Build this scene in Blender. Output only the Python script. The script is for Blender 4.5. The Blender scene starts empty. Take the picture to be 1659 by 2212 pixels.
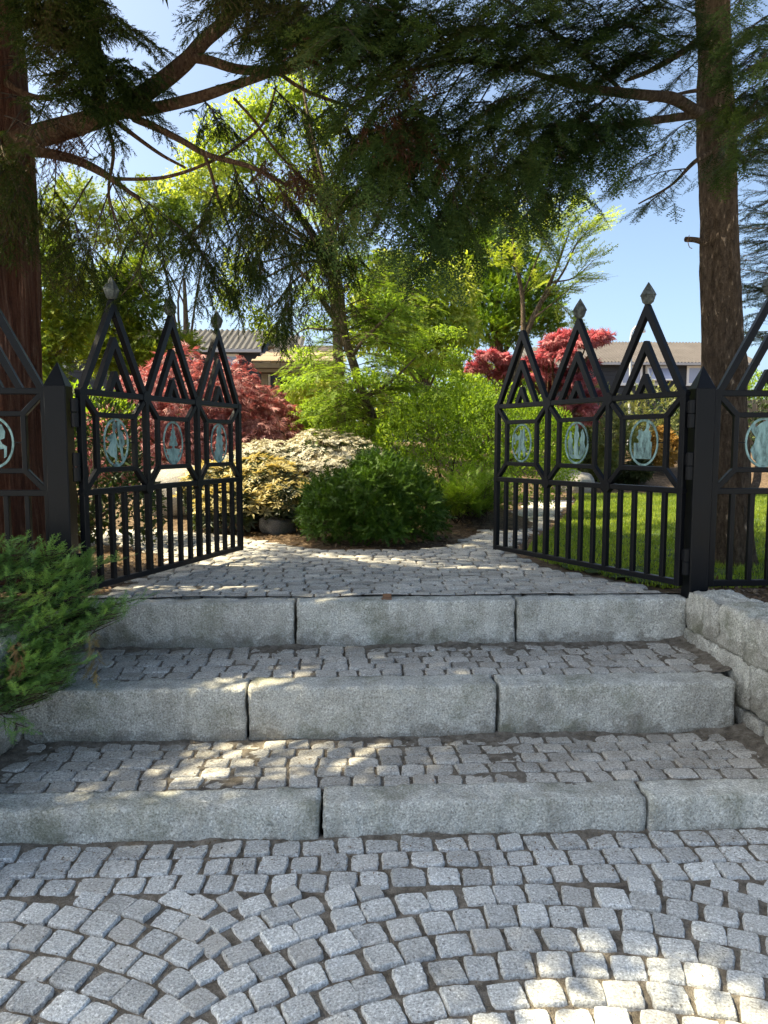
import bpy, math, random
import numpy as np
from mathutils import Vector, Matrix, noise as mnoise

random.seed(7)
RNG = np.random.default_rng(11)
scene = bpy.context.scene
COL = scene.collection
R = math.radians

# ------------------------------------------------------------------ camera
CAM_H, PITCH, YAW = 1.6, 5.2, -2.5
FPX, CX, CY = 1596.0, 829.5, 1106.0           # focal length and centre in pixels of a 1659 x 2212 view of the photo
cam = bpy.data.cameras.new('camera')
cam.sensor_fit = 'VERTICAL'
cam.sensor_height = 36.0
cam.lens = FPX / 2212.0 * 36.0
cam.clip_start = 0.05
cam.clip_end = 2000
cam_ob = bpy.data.objects.new('camera', cam)
COL.objects.link(cam_ob)
cam_ob.location = (0, 0, CAM_H)
cam_ob.rotation_euler = (R(90 - PITCH), 0, R(YAW))
scene.camera = cam_ob

# ------------------------------------------------------------------ sky, sun, exposure
SUN_EL, SUN_AZ = 56.0, 86.0                    # azimuth in degrees to the left of +Y (the sun stands in front of us)
sun_dir = Vector((-math.sin(R(SUN_AZ)) * math.cos(R(SUN_EL)), math.cos(R(SUN_AZ)) * math.cos(R(SUN_EL)), math.sin(R(SUN_EL))))
world = bpy.data.worlds.new('World')
scene.world = world
world.use_nodes = True
wn = world.node_tree
wn.nodes.clear()
sky = wn.nodes.new('ShaderNodeTexSky')
sky.sky_type = 'NISHITA'
sky.sun_disc = False
sky.sun_elevation = R(SUN_EL)
sky.sun_rotation = R(-SUN_AZ)
sky.air_density = 0.6
sky.dust_density = 3.5
sky.ozone_density = 5.0
bg = wn.nodes.new('ShaderNodeBackground')
bg.inputs['Strength'].default_value = 0.15
wo = wn.nodes.new('ShaderNodeOutputWorld')
wn.links.new(sky.outputs[0], bg.inputs[0])
wn.links.new(bg.outputs[0], wo.inputs[0])
sun = bpy.data.lights.new('sun', 'SUN')
sun.energy = 5.0
sun.angle = R(0.53)
sun.color = (1.0, 0.90, 0.75)
sun_ob = bpy.data.objects.new('sun', sun)
COL.objects.link(sun_ob)
sun_ob.location = (0, 0, 30)
sun_ob.rotation_euler = sun_dir.to_track_quat('Z', 'Y').to_euler()
scene.view_settings.view_transform = 'Standard'
scene.view_settings.look = 'None'
scene.view_settings.gamma = 1.0
scene.view_settings.exposure = 1.52
scene.view_settings.use_white_balance = True
scene.view_settings.white_balance_temperature = 7800
scene.view_settings.white_balance_tint = 0
scene.render.engine = 'CYCLES'
scene.cycles.use_denoising = True
scene.cycles.max_bounces = 5
scene.cycles.diffuse_bounces = 3
scene.cycles.glossy_bounces = 2
scene.cycles.use_adaptive_sampling = True
scene.cycles.adaptive_threshold = 0.02
scene.cycles.transparent_max_bounces = 6

# ------------------------------------------------------------------ pixel rays (1659 x 2212 view) to places
_Rm = (Matrix.Rotation(R(YAW), 3, 'Z') @ Matrix.Rotation(R(90 - PITCH), 3, 'X'))
_C = Vector((0, 0, CAM_H))
def _ray(px, py):
    return _Rm @ Vector(((px - CX) / FPX, -(py - CY) / FPX, -1.0))
def G(px, py, z):                              # where the ray meets the level z
    d = _ray(px, py)
    return _C + d * ((z - CAM_H) / d.z)
def P(px, py, Y):                              # where the ray meets the upright plane y = Y
    d = _ray(px, py)
    return _C + d * (Y / d.y)
def proj(p):
    c = _Rm.transposed() @ (Vector(p) - _C)
    return CX + FPX * c.x / -c.z, CY - FPX * c.y / -c.z

# ------------------------------------------------------------------ objects
def mesh_from(V, F, name='m'):
    me = bpy.data.meshes.new(name)
    V = np.asarray(V, dtype=np.float32).reshape(-1, 3)
    if isinstance(F, np.ndarray):              # fast path: triangles or quads only
        k = F.shape[1]
        m = len(F)
        me.vertices.add(len(V)); me.vertices.foreach_set('co', V.ravel())
        me.loops.add(m * k); me.loops.foreach_set('vertex_index', np.ascontiguousarray(F, dtype=np.int32).ravel())
        me.polygons.add(m); me.polygons.foreach_set('loop_start', np.arange(m, dtype=np.int32) * k)
        me.update(calc_edges=True)
    else:
        me.from_pydata([tuple(v) for v in V.tolist()], [], F)
        me.update()
    return me

def smooth(me, angle=None):
    me.polygons.foreach_set('use_smooth', np.ones(len(me.polygons), dtype=bool))
    if angle is not None:
        try:
            me.set_sharp_from_angle(angle=R(angle))
        except Exception:
            pass
    return me

def tagp(o, label=None, cat=None, group=None, kind=None):
    if label: o['label'] = label
    if cat: o['category'] = cat
    if group: o['group'] = group
    if kind: o['kind'] = kind
    return o

def wloc(o):
    v = Vector((0, 0, 0))
    while o is not None:
        v = v + o.location
        o = o.parent
    return v

def obj(name, me, m=None, parent=None, loc=(0, 0, 0), rel=True, **kw):
    """one mesh object; vertices are given in world space and are made relative to the parent unless rel is False"""
    if m is not None and len(me.materials) == 0:
        me.materials.append(m)
    o = bpy.data.objects.new(name, me)
    COL.objects.link(o)
    o.location = loc
    if parent is not None:
        o.parent = parent
        if rel:
            off = wloc(parent)
            if off.length > 0:
                n = len(me.vertices)
                a = np.empty(n * 3, dtype=np.float32)
                me.vertices.foreach_get('co', a)
                a = a.reshape(-1, 3) - np.array(off, dtype=np.float32)
                me.vertices.foreach_set('co', a.ravel())
                me.update()
    return tagp(o, **kw)

def thing(name, label, cat, loc=(0, 0, 0), group=None, rz=0.0):
    o = bpy.data.objects.new(name, None)
    COL.objects.link(o)
    o.location = loc
    o.rotation_euler = (0, 0, rz)
    o.empty_display_size = 0.1
    return tagp(o, label, cat, group)

class MB:
    """collects shapes into one mesh"""
    def __init__(s): s.V = []; s.F = []
    def add(s, V, F):
        n = len(s.V)
        s.V.extend([tuple(v) for v in V]); s.F.extend([tuple(i + n for i in f) for f in F])
    def box(s, x0, x1, y0, y1, z0, z1):
        s.add([(x0, y0, z0), (x1, y0, z0), (x1, y1, z0), (x0, y1, z0), (x0, y0, z1), (x1, y0, z1), (x1, y1, z1), (x0, y1, z1)],
              [(0, 3, 2, 1), (4, 5, 6, 7), (0, 1, 5, 4), (1, 2, 6, 5), (2, 3, 7, 6), (3, 0, 4, 7)])
        return s
    def bar(s, a, b, w, d, up=(0, 1, 0), bev=0.0):
        """box from a to b: width w across, depth d along up; bevelled long edges"""
        a = Vector(a); b = Vector(b); t = (b - a).normalized(); u = Vector(up)
        u = (u - t * u.dot(t)).normalized(); v = t.cross(u)
        e = bev
        prof = [(-w / 2 + e, -d / 2), (w / 2 - e, -d / 2), (w / 2, -d / 2 + e), (w / 2, d / 2 - e), (w / 2 - e, d / 2), (-w / 2 + e, d / 2), (-w / 2, d / 2 - e), (-w / 2, -d / 2 + e)] if e > 0 else \
               [(-w / 2, -d / 2), (w / 2, -d / 2), (w / 2, d / 2), (-w / 2, d / 2)]
        n = len(prof)
        V = [a + v * p + u * q for p, q in prof] + [b + v * p + u * q for p, q in prof]
        F = [(i, (i + 1) % n, n + (i + 1) % n, n + i) for i in range(n)] + [tuple(range(n - 1, -1, -1)), tuple(range(n, 2 * n))]
        s.add(V, F); return s
    def lathe(s, prof, seg=16, c=(0, 0, 0)):
        V = []; F = []
        for r, z in prof:
            for k in range(seg):
                a = 2 * math.pi * k / seg
                V.append((c[0] + r * math.cos(a), c[1] + r * math.sin(a), c[2] + z))
        for i in range(len(prof) - 1):
            for k in range(seg):
                k2 = (k + 1) % seg
                F.append((i * seg + k, i * seg + k2, (i + 1) * seg + k2, (i + 1) * seg + k))
        F.append(tuple(range(seg - 1, -1, -1))); F.append(tuple(range((len(prof) - 1) * seg, len(prof) * seg)))
        s.add(V, F); return s
    def mesh(s, name='m'): return mesh_from(s.V, s.F, name)

# ------------------------------------------------------------------ materials
class NT:
    def __init__(s, name):
        s.m = bpy.data.materials.new(name); s.m.use_nodes = True
        s.t = s.m.node_tree; s.t.nodes.clear()
        s.out = s.n('ShaderNodeOutputMaterial')
    def n(s, typ, **kw):
        nd = s.t.nodes.new(typ)
        for k, v in kw.items():
            setattr(nd, k, v)
        return nd
    def l(s, a, b): s.t.links.new(a, b)
    def val(s, inp, v):
        if hasattr(v, 'is_output') or isinstance(v, bpy.types.NodeSocket): s.l(v, inp)
        else: inp.default_value = v
    def coord(s, kind='Object', rnd=True):
        tc = s.n('ShaderNodeTexCoord')
        if not rnd: return tc.outputs[kind]
        oi = s.n('ShaderNodeObjectInfo')
        mul = s.n('ShaderNodeVectorMath', operation='MULTIPLY_ADD')
        mul.inputs[0].default_value = (37.1, 53.7, 29.3)
        cmb = s.n('ShaderNodeCombineXYZ')
        for k in range(3): s.l(oi.outputs['Random'], cmb.inputs[k])
        s.l(cmb.outputs[0], mul.inputs[1]); s.l(tc.outputs[kind], mul.inputs[2])
        return mul.outputs[0]
    def pos(s): return s.n('ShaderNodeNewGeometry').outputs['Position']
    def noise(s, vec, scale, detail=3.0, rough=0.55, dist=0.0):
        nd = s.n('ShaderNodeTexNoise'); s.l(vec, nd.inputs['Vector'])
        nd.inputs['Scale'].default_value = scale; nd.inputs['Detail'].default_value = detail
        nd.inputs['Roughness'].default_value = rough; nd.inputs['Distortion'].default_value = dist
        return nd.outputs['Fac']
    def voro(s, vec, scale, feature='F1', out='Distance'):
        nd = s.n('ShaderNodeTexVoronoi', feature=feature); s.l(vec, nd.inputs['Vector'])
        nd.inputs['Scale'].default_value = scale
        return nd.outputs[out]
    def mapping(s, vec, scale=(1, 1, 1), rot=(0, 0, 0)):
        nd = s.n('ShaderNodeMapping'); s.l(vec, nd.inputs['Vector'])
        nd.inputs['Scale'].default_value = scale; nd.inputs['Rotation'].default_value = rot
        return nd.outputs[0]
    def ramp(s, fac, stops, interp='LINEAR'):
        nd = s.n('ShaderNodeValToRGB'); s.l(fac, nd.inputs[0]); cr = nd.color_ramp; cr.interpolation = interp
        while len(cr.elements) < len(stops): cr.elements.new(0.5)
        for e, (p, c) in zip(cr.elements, stops):
            e.position = p; e.color = (c[0], c[1], c[2], 1) if isinstance(c, (tuple, list)) else (c, c, c, 1)
        return nd.outputs[0]
    def mix(s, fac, a, b, mode='MIX'):
        nd = s.n('ShaderNodeMix', data_type='RGBA', blend_type=mode)
        s.val(nd.inputs[0], fac)
        for i, v in ((6, a), (7, b)):
            if isinstance(v, (tuple, list)): nd.inputs[i].default_value = (v[0], v[1], v[2], 1)
            else: s.l(v, nd.inputs[i])
        return nd.outputs[2]
    def math(s, op, a, b=None, c=None):
        nd = s.n('ShaderNodeMath', operation=op)
        s.val(nd.inputs[0], a)
        if b is not None: s.val(nd.inputs[1], b)
        if c is not None: s.val(nd.inputs[2], c)
        return nd.outputs[0]
    def bump(s, h, strength=0.3, dist=0.01, normal=None):
        nd = s.n('ShaderNodeBump'); s.l(h, nd.inputs['Height'])
        nd.inputs['Strength'].default_value = strength; nd.inputs['Distance'].default_value = dist
        if normal is not None: s.l(normal, nd.inputs['Normal'])
        return nd.outputs[0]
    def pbsdf(s, col, rough=0.7, normal=None, metal=0.0, spec=0.4):
        b = s.n('ShaderNodeBsdfPrincipled')
        if isinstance(col, (tuple, list)): b.inputs['Base Color'].default_value = (col[0], col[1], col[2], 1)
        else: s.l(col, b.inputs['Base Color'])
        s.val(b.inputs['Roughness'], rough)
        b.inputs['Metallic'].default_value = metal
        b.inputs['Specular IOR Level'].default_value = spec
        if normal is not None: s.l(normal, b.inputs['Normal'])
        return b.outputs[0]
    def end(s, sh): s.l(sh, s.out.inputs[0]); return s.m

def rnd_obj(t):
    return t.n('ShaderNodeObjectInfo').outputs['Random']

def mat_granite(name, lo, hi, moss=0.0, stain=0.35, bump=0.5, dirt=(0.10, 0.085, 0.065), cs=1.0, foot=0.0, var=0.4):
    t = NT(name); c = t.coord()
    if cs != 1.0: c = t.mapping(c, (cs, cs, cs))
    sp = t.noise(c, 120, 3.0, 0.75)
    sp2 = t.voro(c, 260)
    big = t.noise(c, 5.0, 4.0, 0.6)
    base = t.ramp(sp, [(0.28, tuple(0.30 * v for v in lo)), (0.43, lo), (0.57, hi), (0.72, tuple(min(1, 1.7 * v) for v in hi))])
    base = t.mix(0.3, base, t.ramp(sp2, [(0.0, 0.12), (0.35, 0.6), (0.8, 1.0)]), 'MULTIPLY')
    ob = t.math('MULTIPLY_ADD', rnd_obj(t), var, 1.15 - var / 2)
    hv = t.n('ShaderNodeHueSaturation'); hv.inputs['Saturation'].default_value = 1.0
    t.l(base, hv.inputs['Color']); t.l(ob, hv.inputs['Value'])
    warm = t.mix(t.math('MULTIPLY', t.ramp(t.math('FRACT', t.math('MULTIPLY', rnd_obj(t), 7.3)), [(0.70, 0.0), (1.0, 1.0)]), 0.30), hv.outputs[0], (0.40, 0.35, 0.29), 'MIX')
    st = t.math('MULTIPLY', t.ramp(big, [(0.45, 0.0), (0.72, 1.0)]), stain)
    col = t.mix(st, warm, dirt)
    if foot > 0:
        z = t.n('ShaderNodeSeparateXYZ'); t.l(t.n('ShaderNodeTexCoord').outputs['Object'], z.inputs[0])
        ft = t.math('ADD', t.math('MULTIPLY', z.outputs[2], -4.5), t.math('MULTIPLY', t.noise(c, 7.0, 4.0, 0.65), 1.6))
        col = t.mix(t.math('MULTIPLY', t.ramp(ft, [(0.85, 0.0), (1.25, 1.0)]), foot), col, (0.13, 0.11, 0.08))
        streak = t.noise(t.mapping(c, (9, 9, 1.2)), 1.0, 4.0, 0.6)
        col = t.mix(t.math('MULTIPLY', t.ramp(streak, [(0.50, 0.0), (0.72, 1.0)]), 0.5), col, (0.21, 0.20, 0.155))
    if moss > 0:
        mo = t.math('MULTIPLY', t.ramp(t.noise(c, 3.1, 5.0, 0.65), [(0.52, 0.0), (0.70, 1.0)]), moss)
        col = t.mix(mo, col, (0.085, 0.10, 0.035))
    h = t.math('ADD', t.math('MULTIPLY', t.noise(c, 95, 3.0, 0.65), 0.6), t.math('MULTIPLY', t.noise(c, 24, 3.0, 0.6), 1.0))
    nb = t.bump(h, bump, 0.012)
    return t.end(t.pbsdf(col, 0.82, nb, spec=0.3))

def mat_soil(name, cols, scale=1.0, bump=0.7, spec=0.2):
    t = NT(name); p = t.pos()
    a = t.noise(p, 22 * scale, 5.0, 0.65); b = t.noise(p, 150 * scale, 3.0, 0.7); v = t.voro(p, 210 * scale)
    col = t.ramp(a, [(0.30, cols[0]), (0.5, cols[1]), (0.68, cols[2])])
    col = t.mix(0.55, col, t.ramp(b, [(0.3, 0.25), (0.5, 0.8), (0.72, 1.0)]), 'MULTIPLY')
    col = t.mix(t.ramp(v, [(0.0, 0.55), (0.22, 0.0)]), col, tuple(min(1, c * 1.9) for c in cols[2]))
    h = t.math('ADD', b, t.math('MULTIPLY', v, 0.7))
    return t.end(t.pbsdf(col, 0.95, t.bump(h, bump, 0.012), spec=spec))

def mat_leaf(name, cols, trans=0.35, tcol=None, rough=0.5, spec=0.25, patch=0.5, patch_scale=1.6, gain=1.6):
    """leaf: colour varies by leaf and by patch of the crown; part of the light passes through"""
    t = NT(name)
    g = t.n('ShaderNodeNewGeometry')
    ri = g.outputs['Random Per Island']
    f = t.math('ADD', t.math('MULTIPLY', ri, 1 - patch), t.math('MULTIPLY', t.ramp(t.noise(g.outputs['Position'], patch_scale, 2.0, 0.6), [(0.3, 0.0), (0.7, 1.0)]), patch))
    n = len(cols)
    col = t.ramp(f, [(0.08 + 0.84 * i / (n - 1), c) for i, c in enumerate(cols)])
    bs = t.pbsdf(col, rough, spec=spec)
    tr = t.n('ShaderNodeBsdfTranslucent')
    tc = t.mix(1.0, col, tcol if tcol else (gain * 1.05, gain, gain * 0.5), 'MULTIPLY')
    t.l(tc, tr.inputs['Color'])
    mx = t.n('ShaderNodeMixShader'); mx.inputs[0].default_value = trans
    t.l(bs, mx.inputs[1]); t.l(tr.outputs[0], mx.inputs[2])
    return t.end(mx.outputs[0])

def mat_bark(name, c0, c1, c2, vs=3.0, bump=0.8, scale=14, dist=0.03):
    t = NT(name); c = t.n('ShaderNodeTexCoord').outputs['Object']
    m = t.mapping(c, (scale, scale, scale / vs / 3))
    a = t.noise(m, 1.6, 6.0, 0.65, 0.4); b = t.noise(c, 60, 3.0, 0.6)
    r = t.math('ABSOLUTE', t.math('SUBTRACT', a, 0.5))
    col = t.ramp(a, [(0.32, c0), (0.5, c1), (0.7, c2)])
    col = t.mix(0.4, col, t.ramp(b, [(0.3, 0.4), (0.7, 1.0)]), 'MULTIPLY')
    h = t.math('ADD', t.math('MULTIPLY', t.ramp(r, [(0.0, 0.0), (0.12, 1.0)]), 1.0), t.math('MULTIPLY', b, 0.3))
    return t.end(t.pbsdf(col, 0.9, t.bump(h, bump, dist), spec=0.2))

def mat_plain(name, col, rough=0.6, metal=0.0, spec=0.4, var=0.12, vscale=6.0, bump=0.1, bscale=60, obj_rand=0.0):
    t = NT(name); c = t.coord()
    a = t.noise(c, vscale, 4.0, 0.6)
    cc = t.mix(a, tuple(v * (1 - var) for v in col), tuple(min(1, v * (1 + var)) for v in col))
    if obj_rand:
        hv = t.n('ShaderNodeHueSaturation'); t.l(cc, hv.inputs['Color'])
        t.l(t.math('MULTIPLY_ADD', rnd_obj(t), obj_rand, 1 - obj_rand / 2), hv.inputs['Value']); cc = hv.outputs[0]
    nb = t.bump(t.noise(c, bscale, 3.0, 0.6), bump, 0.004) if bump > 0 else None
    return t.end(t.pbsdf(cc, rough, nb, metal, spec))

M = {}
M['sett'] = mat_granite('granite_setts', (0.40, 0.405, 0.395), (0.59, 0.60, 0.59), stain=0.25, bump=0.5, cs=0.11)
M['sett_far'] = mat_granite('granite_setts_far', (0.34, 0.325, 0.295), (0.50, 0.48, 0.44), stain=0.45, bump=0.4)
M['sett_worn'] = mat_granite('worn_granite_setts', (0.345, 0.33, 0.30), (0.52, 0.50, 0.46), stain=0.45, bump=0.5, cs=0.11)
M['block'] = mat_granite('granite_blocks', (0.43, 0.425, 0.385), (0.62, 0.615, 0.565), moss=0.55, stain=0.45, bump=1.0, foot=0.5, var=0.3)
M['wallblock'] = mat_granite('granite_wall_blocks', (0.38, 0.37, 0.33), (0.56, 0.545, 0.49), moss=0.5, stain=0.6, bump=1.0, foot=0.4, var=0.5)
M['boulder'] = mat_granite('boulder_stone', (0.22, 0.21, 0.20), (0.33, 0.31, 0.29), moss=0.3, stain=0.4, bump=0.8)
M['joint'] = mat_soil('joint_dirt', [(0.10, 0.083, 0.066), (0.22, 0.19, 0.155), (0.34, 0.30, 0.25)])
M['soil'] = mat_soil('garden_soil', [(0.05, 0.035, 0.024), (0.14, 0.095, 0.06), (0.25, 0.175, 0.115)], 0.7)
M['lawn'] = mat_soil('lawn_ground', [(0.035, 0.06, 0.015), (0.06, 0.10, 0.022), (0.10, 0.13, 0.035)], 0.5)
M['grass'] = mat_leaf('grass_blades', [(0.10, 0.155, 0.025), (0.17, 0.235, 0.035), (0.27, 0.32, 0.06)], 0.4, patch_scale=1.1, gain=2.0)

def mat_gate():
    t = NT('black_gate_paint'); c = t.coord()
    a = t.noise(c, 9, 4.0, 0.6); w = t.noise(t.mapping(c, (60, 60, 5)), 1.0, 3.0, 0.6)
    col = t.mix(a, (0.004, 0.0045, 0.006), (0.008, 0.009, 0.0115))
    dust = t.math('MULTIPLY', t.ramp(w, [(0.62, 0.0), (0.78, 1.0)]), 0.12)
    col = t.mix(dust, col, (0.07, 0.065, 0.06))
    sp = t.ramp(t.voro(c, 34), [(0.0, 1.0), (0.035, 0.0)])
    col = t.mix(t.math('MULTIPLY', sp, 0.6), col, (0.35, 0.34, 0.31))
    rg = t.math('MULTIPLY_ADD', a, 0.20, 0.30)
    return t.end(t.pbsdf(col, rg, t.bump(t.noise(c, 130, 2.0), 0.06, 0.003), spec=0.17))
M['gate'] = mat_gate()

def mat_patina():
    t = NT('verdigris_copper'); c = t.coord()
    a = t.noise(t.mapping(c, (30, 30, 11)), 1.0, 5.0, 0.7); b = t.noise(c, 140, 2.0)
    col = t.ramp(a, [(0.30, (0.04, 0.055, 0.055)), (0.42, (0.13, 0.21, 0.205)), (0.56, (0.24, 0.385, 0.375)), (0.75, (0.40, 0.53, 0.51))])
    return t.end(t.pbsdf(col, 0.75, t.bump(b, 0.3, 0.003), 0.0, 0.3))
M['patina'] = mat_patina()
def mat_finial():
    t = NT('aged_lead_finial'); c = t.coord()
    a = t.noise(c, 30, 5.0, 0.7)
    col = t.ramp(a, [(0.3, (0.025, 0.027, 0.026)), (0.5, (0.07, 0.08, 0.075)), (0.72, (0.20, 0.215, 0.20))])
    return t.end(t.pbsdf(col, 0.7, t.bump(a, 0.5, 0.006), 0.0, 0.4))
M['finial'] = mat_finial()

M['bark_red'] = mat_bark('red_cedar_bark', (0.068, 0.024, 0.015), (0.21, 0.083, 0.051), (0.36, 0.195, 0.135), vs=5.0, bump=1.0, scale=20, dist=0.05)
M['bark_limb'] = mat_bark('limb_bark', (0.075, 0.042, 0.027), (0.195, 0.108, 0.068), (0.315, 0.21, 0.135), vs=2.0, bump=0.9, scale=30)
M['bark_hem'] = mat_bark('hemlock_bark', (0.08, 0.056, 0.038), (0.256, 0.176, 0.12), (0.416, 0.304, 0.216), vs=1.1, bump=1.0, scale=24, dist=0.06)
M['bark_pale'] = mat_bark('pale_bark', (0.08, 0.055, 0.04), (0.19, 0.14, 0.10), (0.33, 0.27, 0.20), vs=1.5, bump=0.7, scale=25)
M['twig'] = mat_plain('twig_bark', (0.07, 0.045, 0.03), 0.9, bump=0.2)

M['crypt'] = mat_leaf('dark_cedar_foliage', [(0.01, 0.018, 0.005), (0.022, 0.04, 0.009), (0.05, 0.068, 0.014), (0.071, 0.045, 0.025)], 0.22, patch=0.55, patch_scale=1.9, spec=0.1)
M['crypt_red'] = mat_leaf('rusty_cedar_foliage', [(0.05, 0.022, 0.014), (0.10, 0.04, 0.026), (0.07, 0.06, 0.025)], 0.25, patch_scale=3.0)
M['hem'] = mat_leaf('hemlock_foliage', [(0.02, 0.037, 0.013), (0.037, 0.066, 0.019), (0.07, 0.108, 0.029), (0.134, 0.134, 0.042)], 0.22, patch=0.6, patch_scale=1.7, spec=0.1)
M['hem_near'] = mat_leaf('lit_toned_hemlock_foliage', [(0.04, 0.065, 0.016), (0.07, 0.11, 0.025), (0.11, 0.15, 0.035)], 0.35, patch_scale=2.0, spec=0.15)  # brighter greens stand in for light on the near sprays
M['yew'] = mat_leaf('dark_yew_foliage', [(0.010, 0.020, 0.010), (0.02, 0.04, 0.016)], 0.12)
M['junip'] = mat_leaf('juniper_foliage', [(0.073, 0.156, 0.058), (0.124, 0.258, 0.092), (0.206, 0.372, 0.102), (0.331, 0.456, 0.124)], 0.25, patch_scale=3.5)
M['junip_dead'] = mat_leaf('dead_juniper', [(0.22, 0.10, 0.04), (0.30, 0.17, 0.07)], 0.2)
M['junip_tan'] = mat_leaf('dry_tan_juniper', [(0.24, 0.19, 0.09), (0.30, 0.23, 0.10)], 0.2)
M['mound'] = mat_leaf('mound_foliage', [(0.032, 0.075, 0.009), (0.06, 0.13, 0.014), (0.10, 0.18, 0.022)], 0.25, patch_scale=4.0)
M['maple'] = mat_leaf('red_maple_leaf', [(0.143, 0.055, 0.057), (0.297, 0.127, 0.127), (0.528, 0.27, 0.264)], 0.25, tcol=(1.6, 0.8, 0.8), patch_scale=2.2)
M['maple2'] = mat_leaf('crimson_maple_leaf', [(0.179, 0.056, 0.073), (0.381, 0.126, 0.153), (0.582, 0.28, 0.291)], 0.3, tcol=(1.7, 0.8, 0.9), patch_scale=1.2)
M['white'] = mat_leaf('silvery_new_leaf', [(0.42, 0.40, 0.31), (0.55, 0.52, 0.43), (0.64, 0.61, 0.53)], 0.2, tcol=(1.2, 1.1, 0.8), patch=0.3)
M['yellow'] = mat_leaf('yellow_shoot_leaf', [(0.28, 0.25, 0.12), (0.43, 0.38, 0.19), (0.54, 0.48, 0.27)], 0.3, tcol=(1.3, 1.1, 0.6), patch=0.3)
M['rhodo'] = mat_leaf('dark_rhododendron_leaf', [(0.022, 0.035, 0.014), (0.04, 0.06, 0.022), (0.09, 0.10, 0.04)], 0.15, rough=0.4, spec=0.4)
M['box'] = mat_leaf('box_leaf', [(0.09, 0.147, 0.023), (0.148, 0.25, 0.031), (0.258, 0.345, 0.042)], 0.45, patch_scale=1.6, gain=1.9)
M['hedge'] = mat_leaf('hedge_leaf', [(0.016, 0.032, 0.010), (0.03, 0.055, 0.016), (0.08, 0.10, 0.02)], 0.2, patch_scale=2.2)
M['larch'] = mat_leaf('larch_leaf', [(0.1, 0.162, 0.033), (0.168, 0.267, 0.046), (0.286, 0.372, 0.073)], 0.5, patch_scale=1.3, gain=1.9)
M['kousa'] = mat_leaf('dogwood_leaf', [(0.157, 0.236, 0.037), (0.28, 0.355, 0.057), (0.525, 0.541, 0.189)], 0.45, patch_scale=1.5, gain=1.7)
M['pine'] = mat_leaf('bright_conifer_leaf', [(0.075, 0.14, 0.022), (0.14, 0.244, 0.037), (0.263, 0.356, 0.048)], 0.35, patch_scale=1.2, gain=1.8)
M['elm'] = mat_leaf('pale_small_leaf', [(0.123, 0.186, 0.037), (0.228, 0.304, 0.057), (0.386, 0.422, 0.113)], 0.5, patch_scale=1.0, gain=1.9)
M['hinoki'] = mat_leaf('hinoki_leaf', [(0.078, 0.138, 0.023), (0.157, 0.235, 0.035), (0.332, 0.352, 0.043)], 0.35, patch_scale=1.1, gain=1.8)
M['bank'] = mat_leaf('bank_shrub_leaf', [(0.078, 0.117, 0.033), (0.169, 0.195, 0.065), (0.312, 0.286, 0.117)], 0.3, patch_scale=1.8)
M['orange'] = mat_leaf('orange_shrub_leaf', [(0.16, 0.10, 0.03), (0.32, 0.19, 0.05), (0.42, 0.28, 0.09)], 0.3, tcol=(1.3, 1.0, 0.5))
M['litter'] = mat_leaf('fallen_litter', [(0.06, 0.035, 0.02), (0.14, 0.085, 0.05), (0.26, 0.18, 0.11)], 0.1, patch=0.1)
M['pebble'] = mat_leaf('pale_grit', [(0.12, 0.11, 0.10), (0.25, 0.23, 0.21), (0.48, 0.46, 0.43)], 0.0, patch=0.1)

# ------------------------------------------------------------------ levels of the stair
Z1, Z2, Z3 = 0.145, 0.408, 0.680
Y1F, Y1B = 2.895, 3.055          # first kerb: front face, back edge
Y2F, Y2B = 3.560, 3.735
Y3F, Y3B = 4.300, 4.450
XL, XR = -1.60, 1.985            # the flight between the two walls
def nz(x, y, z=0.0, s=1.0):
    return mnoise.noise(Vector((x * s, y * s, z * s)))

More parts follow.
